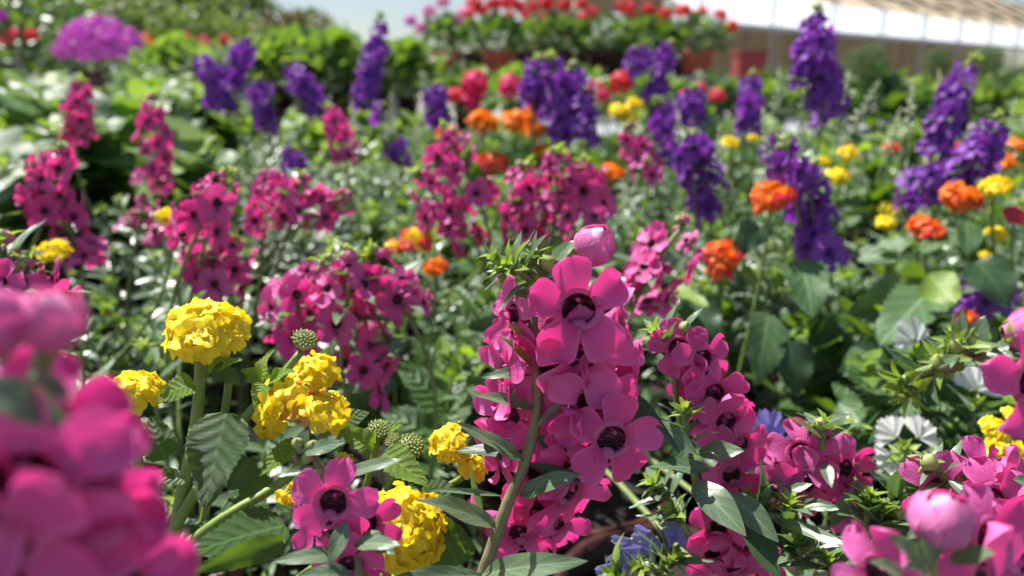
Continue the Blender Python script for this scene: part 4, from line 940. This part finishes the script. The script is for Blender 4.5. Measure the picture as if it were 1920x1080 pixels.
# raised bench of clay pots
bench(-.75, 1.42, 3.85, 4.75, 1.0, 'raised grey bench with geraniums in clay pots', 'metal_grey', .15)
def clay(px, d, label, pot, heads, fs=1.05):
    c = P(px, 150, d)
    return geranium(c.x, c.y, 1.0, label, [(P(x, y, d + ru(-.12, .1)), w_ * d / FPX, m) for x, y, w_, m in heads], pot, .9 if pot is CP else .92, None, fs, ph=.18)
pk, rd, wh, mv, rs = 'paler_pink', 'red_petal', 'white_petal', 'mauve_petal', 'rose_petal'
clay(835, 4.15, 'pale pink geranium in a clay pot at the bench end', CP, [(805, 22, 28, pk), (790, 55, 26, pk), (830, 5, 26, pk), (855, 40, 24, pk), (770, 40, 24, mv), (845, 70, 20, pk)])
clay(935, 4.1, 'red geranium in the brightest clay pot', CP, [(890, 10, 34, rd), (925, 8, 28, rd), (955, 6, 34, rd), (955, 32, 22, rd), (975, 15, 26, rd), (880, 25, 22, rs)])
clay(1040, 4.2, 'red geranium with drooping heads above a dark pot', CPD, [(1025, 38, 28, rd), (1065, 65, 22, rd), (1025, 8, 26, rd), (1060, 10, 26, rd), (1005, 68, 18, rs), (1090, 8, 24, rd)])
clay(1130, 4.2, 'white and red geranium in a dark pot', CPD, [(1130, 55, 40, wh), (1155, 75, 40, wh), (1110, 25, 26, rs), (1180, 15, 26, rd), (1155, 40, 30, wh), (1195, 45, 22, rd)])
clay(1215, 4.2, 'geranium with dark red heads on tall stems', CPD, [(1190, 40, 26, rd), (1215, 18, 24, rd), (1245, 30, 28, rd), (1230, 55, 34, wh), (1265, 45, 30, wh), (1275, 20, 22, rs)])
clay(1305, 4.1, 'red and white geranium with mauve blooms in a clay pot', CP, [(1315, 25, 26, rd), (1350, 32, 28, rd), (1372, 50, 24, rd), (1295, 68, 26, mv), (1300, 95, 22, mv), (1330, 45, 34, wh), (1290, 40, 30, wh), (1285, 20, 24, rd)])
for px, hs in ((885, [(870, 25, 24, pk), (905, 22, 22, rd)]), (990, [(1000, 12, 22, rd), (985, 30, 20, rs)]), (1090, [(1095, 30, 20, rs), (1080, 15, 22, wh)]), (1170, [(1165, 12, 22, rd)]), (1260, [(1255, 8, 22, wh)])):
    clay(px, 4.55, 'geranium standing in the back row of the raised bench', CPD, hs)['group'] = 'geraniums in the back row of the raised bench'

# left side: dark shrub, mauve petunia mound, small things beyond
DK = [bush_mesh(420, 'lantana', ['shade_leaf', 'shade_leaf', 'lantana_leaf'], .5, .5, .11, low=-.9)]
def shrub(px, py, d, label, fol, s, heads=(), name='shrub', cat='shrub', group=None):
    c = P(px, py, d); e = empty(name, (c.x, c.y, 0)); tag(e, label, cat, group)
    bake('trunk', [(tube_geo([Vector((c.x, c.y, 0)), Vector((c.x + .03, c.y, c.z * .5)), c], [.03 * s, .025 * s, .01 * s], 7), None, 0)], ['bark'], e)
    obj('crown', rng.choice(fol), e, Matrix.Translation(c) @ Matrix.Rotation(ru(0, 6), 4, 'Z') @ Matrix.Scale(s, 4))
    for x, y, wp, m in heads: obj('flower_head', rng.choice(UMB[m]), e, faceframe(P(x, y, d - .45 * s), (0, -.6, .8), ru(0, 6), wp * d / FPX / 2))
    return e
shrub(30, 90, 4.3, 'dark leafy shrub dotted with red blossoms', DK, .85, [(60, 65, 22, rd), (10, 75, 22, rs), (25, 62, 18, rs), (0, 30, 24, mv)])
shrub(170, 120, 5.2, 'dark evergreen shrub behind the mauve mound', DK, .5)
def petunia_mesh(mat, n=260):
    mb = MB()
    for i in range(n):
        z = 1 - 1.12 * (i + .5) / n; a = i * 2.39996; s = math.sqrt(max(0, 1 - z * z)); dv = Vector((s * math.cos(a), s * math.sin(a), z * .72))
        mb.add(lathe_geo([(.02, -.05), (.045, .0), (.1, .02)], 8), faceframe(dv * ru(.93, 1.04), dv + rvec() * .4, 0, ru(.75, 1.1)), 0)
        if i % 3 == 0: mb.add(rng.choice(LG['angel']), frame(dv * .95, dv + rvec(), rvec(), .14), 1)
    return mb.mesh('flower_mound', [mat, 'broad_leaf'])
PETU = petunia_mesh('mauve_petal')
c = P(190, 92, 3.4); e = empty('potted_petunia', (c.x, c.y, 0)); tag(e, 'rounded mound of mauve petunias in a tall pot', 'petunia')
bake('pot', [(lathe_geo([(.001, 0), (.10, 0), (.14, c.z - .16), (.15, c.z - .16), (.15, c.z - .09), (.13, c.z - .09), (.001, c.z - .1)], 24), Matrix.Translation((c.x, c.y, 0)), 0)], ['pot_maroon'], e)
obj('flower_mound', PETU, e, Matrix.Translation(c - Vector((0, 0, .02))) @ Matrix.Diagonal((.185, .185, .21, 1)), 'stuff')
bench(-3.2, -1.3, 5.6, 6.5, .95, 'far teal bench with small potted flowers', 'pot_grey', .18)
for i, (px, py, m, lab) in enumerate([(272, 82, 'amber', 'tiny orange flower pot on the far teal bench'), (318, 80, 'yellow', 'tiny yellow flower pot on the far teal bench'), (345, 80, 'rose', 'tiny pink flower pot on the far teal bench'), (380, 85, 'hot', 'round hot pink potted geranium on the far teal bench'), (420, 82, 'red', 'dark red potted geranium on the far teal bench')]):
    mk = {'amber': 'rose_petal', 'yellow': 'rose_petal', 'rose': 'rose_petal', 'hot': 'hot_petal', 'red': 'red_petal'}[m]
    if m in ('amber', 'yellow'):
        if m + '_petal' not in UMB: UMB[m + '_petal'] = [umbel_mesh(m + '_petal')]
        mk = m + '_petal'
    bush(px, 100, 5.9, .95, lab, GERF, .5, 'potted_geranium', 'geranium', POT, .6, [(px - 10, py, 22, mk), (px + 10, py + 4, 22, mk), (px, py - 8, 20, mk)])
shrub(540, 85, 6.5, 'bronze brown shrub beyond the purple spikes', BRZ, 1.0)
shrub(585, 75, 7.0, 'second bronze brown shrub with lighter twigs', BRZ, .8)

# trees
def crown_mesh(n, mats, r, rz, size, clumps=14):
    mb = MB(); cs = [(rvec(), ru(.35, .6)) for _ in range(clumps)]
    quad = ([(-.3, 0, 0), (.3, 0, 0), (.22, .7, .1), (0, 1, .0), (-.22, .7, .1)], [(0, 1, 2, 3, 4)], [(0, 0), (1, 0), (1, .7), (.5, 1), (0, .7)])
    for i in range(n):
        c, cr = rng.choice(cs); p = c * (1 - cr) * ru(.6, 1.05) + rvec() * cr * ru(.4, 1) ** .5
        mb.add(quad, frame(Vector((p.x * r, p.y * r, p.z * rz)), rvec() + Vector((0, 0, -.2)), Vector((0, 0, 1)) + rvec(), size * ru(.6, 1.3)), rng.randrange(len(mats)))
    return mb.mesh('crown', mats)
CR = {'pale': [crown_mesh(3000, ['tree_leaf_pale', 'tree_leaf'], 1, 1, .09) for _ in range(2)], 'green': [crown_mesh(3200, ['tree_leaf', 'tree_leaf', 'tree_leaf_pale'], 1, 1, .09) for _ in range(2)], 'dark': [crown_mesh(3400, ['shade_leaf', 'tree_leaf'], 1, 1, .08)]}
def tree(px, d, h, r, kind, label, name='tree'):
    c = P(px, 150, d); x, y = c.x, c.y; e = empty(name, (x, y, 0)); tag(e, label, 'tree')
    cz = h - r * 1.1
    geos = [(tube_geo([Vector((x, y, 0)), Vector((x + .04, y, cz * .5)), Vector((x, y + .05, cz)), Vector((x, y, cz + r * .6))], [.05 * h * .5, .04 * h * .5, .03 * h * .5, .01], 8), None, 0)]
    for k in range(6):
        a = k * 1.05; geos.append((tube_geo([Vector((x, y, cz * .7)), Vector((x + r * .6 * math.cos(a), y + r * .6 * math.sin(a), cz + r * ru(0, .5)))], [.015 * h, .005], 6), None, 0))
    bake('trunk', geos, ['bark'], e)
    obj('crown', rng.choice(CR[kind]), e, Matrix.Translation((x, y, cz)) @ Matrix.Rotation(ru(0, 6), 4, 'Z') @ Matrix.Diagonal((r, r, r * 1.1, 1)))
for px, d, h, r, k, lab in [(20, 12, 4.6, 1.7, 'dark', 'dark tree rising behind the red-dotted shrub'), (120, 16, 5.0, 2.0, 'green', 'green tree above the mauve petunia mound'), (260, 14, 4.2, 1.7, 'pale', 'pale yellow-green tree with the widest crown'), (350, 17, 4.6, 1.8, 'pale', 'pale green tree above the far teal bench'),
                            (430, 22, 4.8, 2.1, 'dark', 'darker rounded tree at the end of the tree row'), (470, 15, 2.3, 1.0, 'pale', 'small pale tree in front of the rounded dark tree'), (545, 20, 2.5, 1.2, 'green', 'low green tree beside the sky gap'), (600, 24, 3.4, .8, 'dark', 'slim dark conifer-like tree in the sky gap'), (590, 15, 2.1, .9, 'pale', 'short pale tree behind bronze shrubs'),
                            (200, 9, 2.3, .9, 'pale', 'young pale tree just behind the mauve mound'), (330, 9.5, 2.1, .85, 'green', 'young green tree behind the teal bench'), (420, 10, 2.1, .8, 'pale', 'young pale tree beside the teal bench end'), (500, 10.5, 1.9, .75, 'green', 'young green tree behind bronze shrubs'), (650, 11, 1.75, .7, 'pale', 'low pale bushy tree before the clay pots bench'), (720, 14, 1.65, .7, 'green', 'low green bushy tree beside the clay pots bench'),
                            (-60, 9, 3.2, 1.3, 'dark', 'dark tree at the edge of the tree row')]:
    tree(px, d, h, r, k, lab)

# ================================================================== GREENHOUSE AND TUNNEL
e = empty('greenhouse', P(1650, 150, 22).to_2d().to_3d()); tag(e, 'open greenhouse with white eave band and tan roof', 'greenhouse')
a0 = P(1380, 45, 18); a1 = P(1920, 92, 31); a1.z = a0.z
dv = (a1 - a0).normalized(); nv = Vector((-dv.y, dv.x, 0))   # nv: away from the camera
s0 = a0 - dv * 1.5; s1 = a1 + dv * 14; LG_ = (s1 - s0).length; zl = a0.z
def flat(name, geos, mat, e=e):
    o = bake(name, [(g, None, 0) for g in geos], [mat], e)
    for p in o.data.polygons: p.use_smooth = False
    return o
def slab(p0, p1, q1, q0, th):
    n = (p1 - p0).cross(q0 - p0).normalized() * th
    v = [p0, p1, q1, q0, p0 + n, p1 + n, q1 + n, q0 + n]
    return v, [(0, 3, 2, 1), (4, 5, 6, 7), (0, 1, 5, 4), (1, 2, 6, 5), (2, 3, 7, 6), (3, 0, 4, 7)], [(p.x, p.y) for p in v]
U = Vector((0, 0, 1))
k = 0; t = 0.
while t < LG_:
    t2 = min(LG_, t + 3.0)
    flat('eave_panel', [slab(s0 + dv * (t + .02), s0 + dv * (t2 - .02), s0 + dv * (t2 - .02) + U * .98 + nv * 1.5, s0 + dv * (t + .02) + U * .98 + nv * 1.5, .03)], 'white_sheet')
    flat('roof_panel', [slab(s0 + dv * (t + .01) + U * 1.0 + nv * 1.55, s0 + dv * (t2 - .01) + U * 1.0 + nv * 1.55, s0 + dv * (t2 - .01) + U * 2.9 + nv * 5, s0 + dv * (t + .01) + U * 2.9 + nv * 5, .04)], 'tan_cloth')
    for off in (0., .35): 
        p = s0 + dv * (t + off) + nv * -.06
        flat('post', [tube_geo([Vector((p.x, p.y, 0)), Vector((p.x, p.y, zl + .95))], .035 if off == 0 else .02, 8)], 'metal_grey')
    p = s0 + dv * t + U * .98 + nv * 1.5; q = s0 + dv * t + U * 2.85 + nv * 5
    flat('rafter', [tube_geo([p + U * .14 - nv * .1, q + U * .14], .05, 6)], 'bench_dark')
    t = t2
for zz, nn in ((1.55, 2.6), (2.2, 3.8)): flat('purlin', [tube_geo([s0 + U * zz + nv * nn + U * .08, s1 + U * zz + nv * nn + U * .08], .05, 6)], 'bench_dark')
flat('gutter', [slab(s0 + nv * -.1 - U * .1, s1 + nv * -.1 - U * .1, s1 + nv * .05 - U * .1, s0 + nv * .05 - U * .1, .09)], 'metal_grey')
flat('back_wall', [slab(Vector((*(s0 + nv * 6).to_2d(), 0)), Vector((*(s1 + nv * 6).to_2d(), 0)), s1 + nv * 6 + U * 1.6, s0 + nv * 6 + U * 1.6, .05)], 'tan_wall')
for k in range(9):
    p = s0 + dv * (1 + 3.4 * k) + nv * 5.9
    flat('wall_stud', [tube_geo([Vector((p.x, p.y, 0)), Vector((p.x, p.y, zl + 1.2))], .05, 6)], 'metal_grey')
def ball_tree(px, py, d, r, label):
    c = P(px, py, d); e = empty('topiary_tree', (c.x, c.y, 0)); tag(e, label, 'topiary')
    bake('trunk', [(tube_geo([Vector((c.x, c.y, 0)), c], [.05, .03], 8), None, 0)], ['bark'], e)
    obj('crown', CR['dark'][0], e, Matrix.Translation(c) @ Matrix.Scale(r, 4))
ball_tree(1755, 118, 17, .42, 'round clipped topiary tree before the tan greenhouse wall')
ball_tree(1848, 122, 18, .55, 'larger dark topiary tree before the tan greenhouse wall')
ball_tree(1620, 125, 14, .5, 'loose dark topiary tree behind the tallest purple spike')
ball_tree(1900, 160, 12, .4, 'low dark topiary tree at the greenhouse end')
ball_tree(1500, 160, 14, .5, 'low topiary tree beside the red bin')
c = P(1405, 122, 14); e = empty('storage_bin', (c.x, c.y, 0)); tag(e, 'dark red storage bin beside the greenhouse posts', 'bin')
zb = P(1405, 96, 14).z
flat('body', [slab(Vector((c.x - .24, c.y - .2, 0)), Vector((c.x + .24, c.y - .2, 0)), Vector((c.x + .26, c.y - .22, zb - .06)), Vector((c.x - .26, c.y - .22, zb - .06)), -.45)], 'sign_red', e)
flat('lid', [box_geo(c.x - .29, c.x + .29, c.y - .26, c.y + .26, zb - .058, zb)], 'sign_red', e)
# white polytunnel
x0 = P(985, 0, 26).x; x1 = P(1345, 0, 26).x; yt = P(1100, 0, 26).y; xc = (x0 + x1) / 2; rw = (x1 - x0) / 2
e = empty('polytunnel', (xc, yt, 0)); tag(e, 'white plastic tunnel house behind the geranium bench', 'polytunnel')
def arch(r, y): return [Vector((xc + r * math.cos(a), y, 3.6 * (r / rw) * math.sin(a))) for a in [math.pi * k / 18 for k in range(19)]]
A_, B_ = arch(rw, yt), arch(rw, yt + 12)
v = A_ + B_; f = [(k, k + 1, 20 + k, 19 + k) for k in range(18)]
bake('cover', [((v, f, [(p.x, p.y) for p in v]), None, 0)], ['white_sheet'], e)
v = arch(rw * .995, yt + .02); flat('end_wall', [(v, [tuple(range(18, -1, -1))], [(p.x, p.z) for p in v])], 'white_sheet', e)
for yy in (yt - .03, yt + 4, yt + 8): bake('hoop', [(tube_geo(arch(rw * 1.005, yy), .05, 6), None, 0)], ['metal_grey'], e)
for xx in (-.9, .9): flat('door_post', [tube_geo([Vector((xc + xx, yt - .05, 0)), Vector((xc + xx, yt - .05, 3.3))], .05, 6)], 'metal_grey', e)
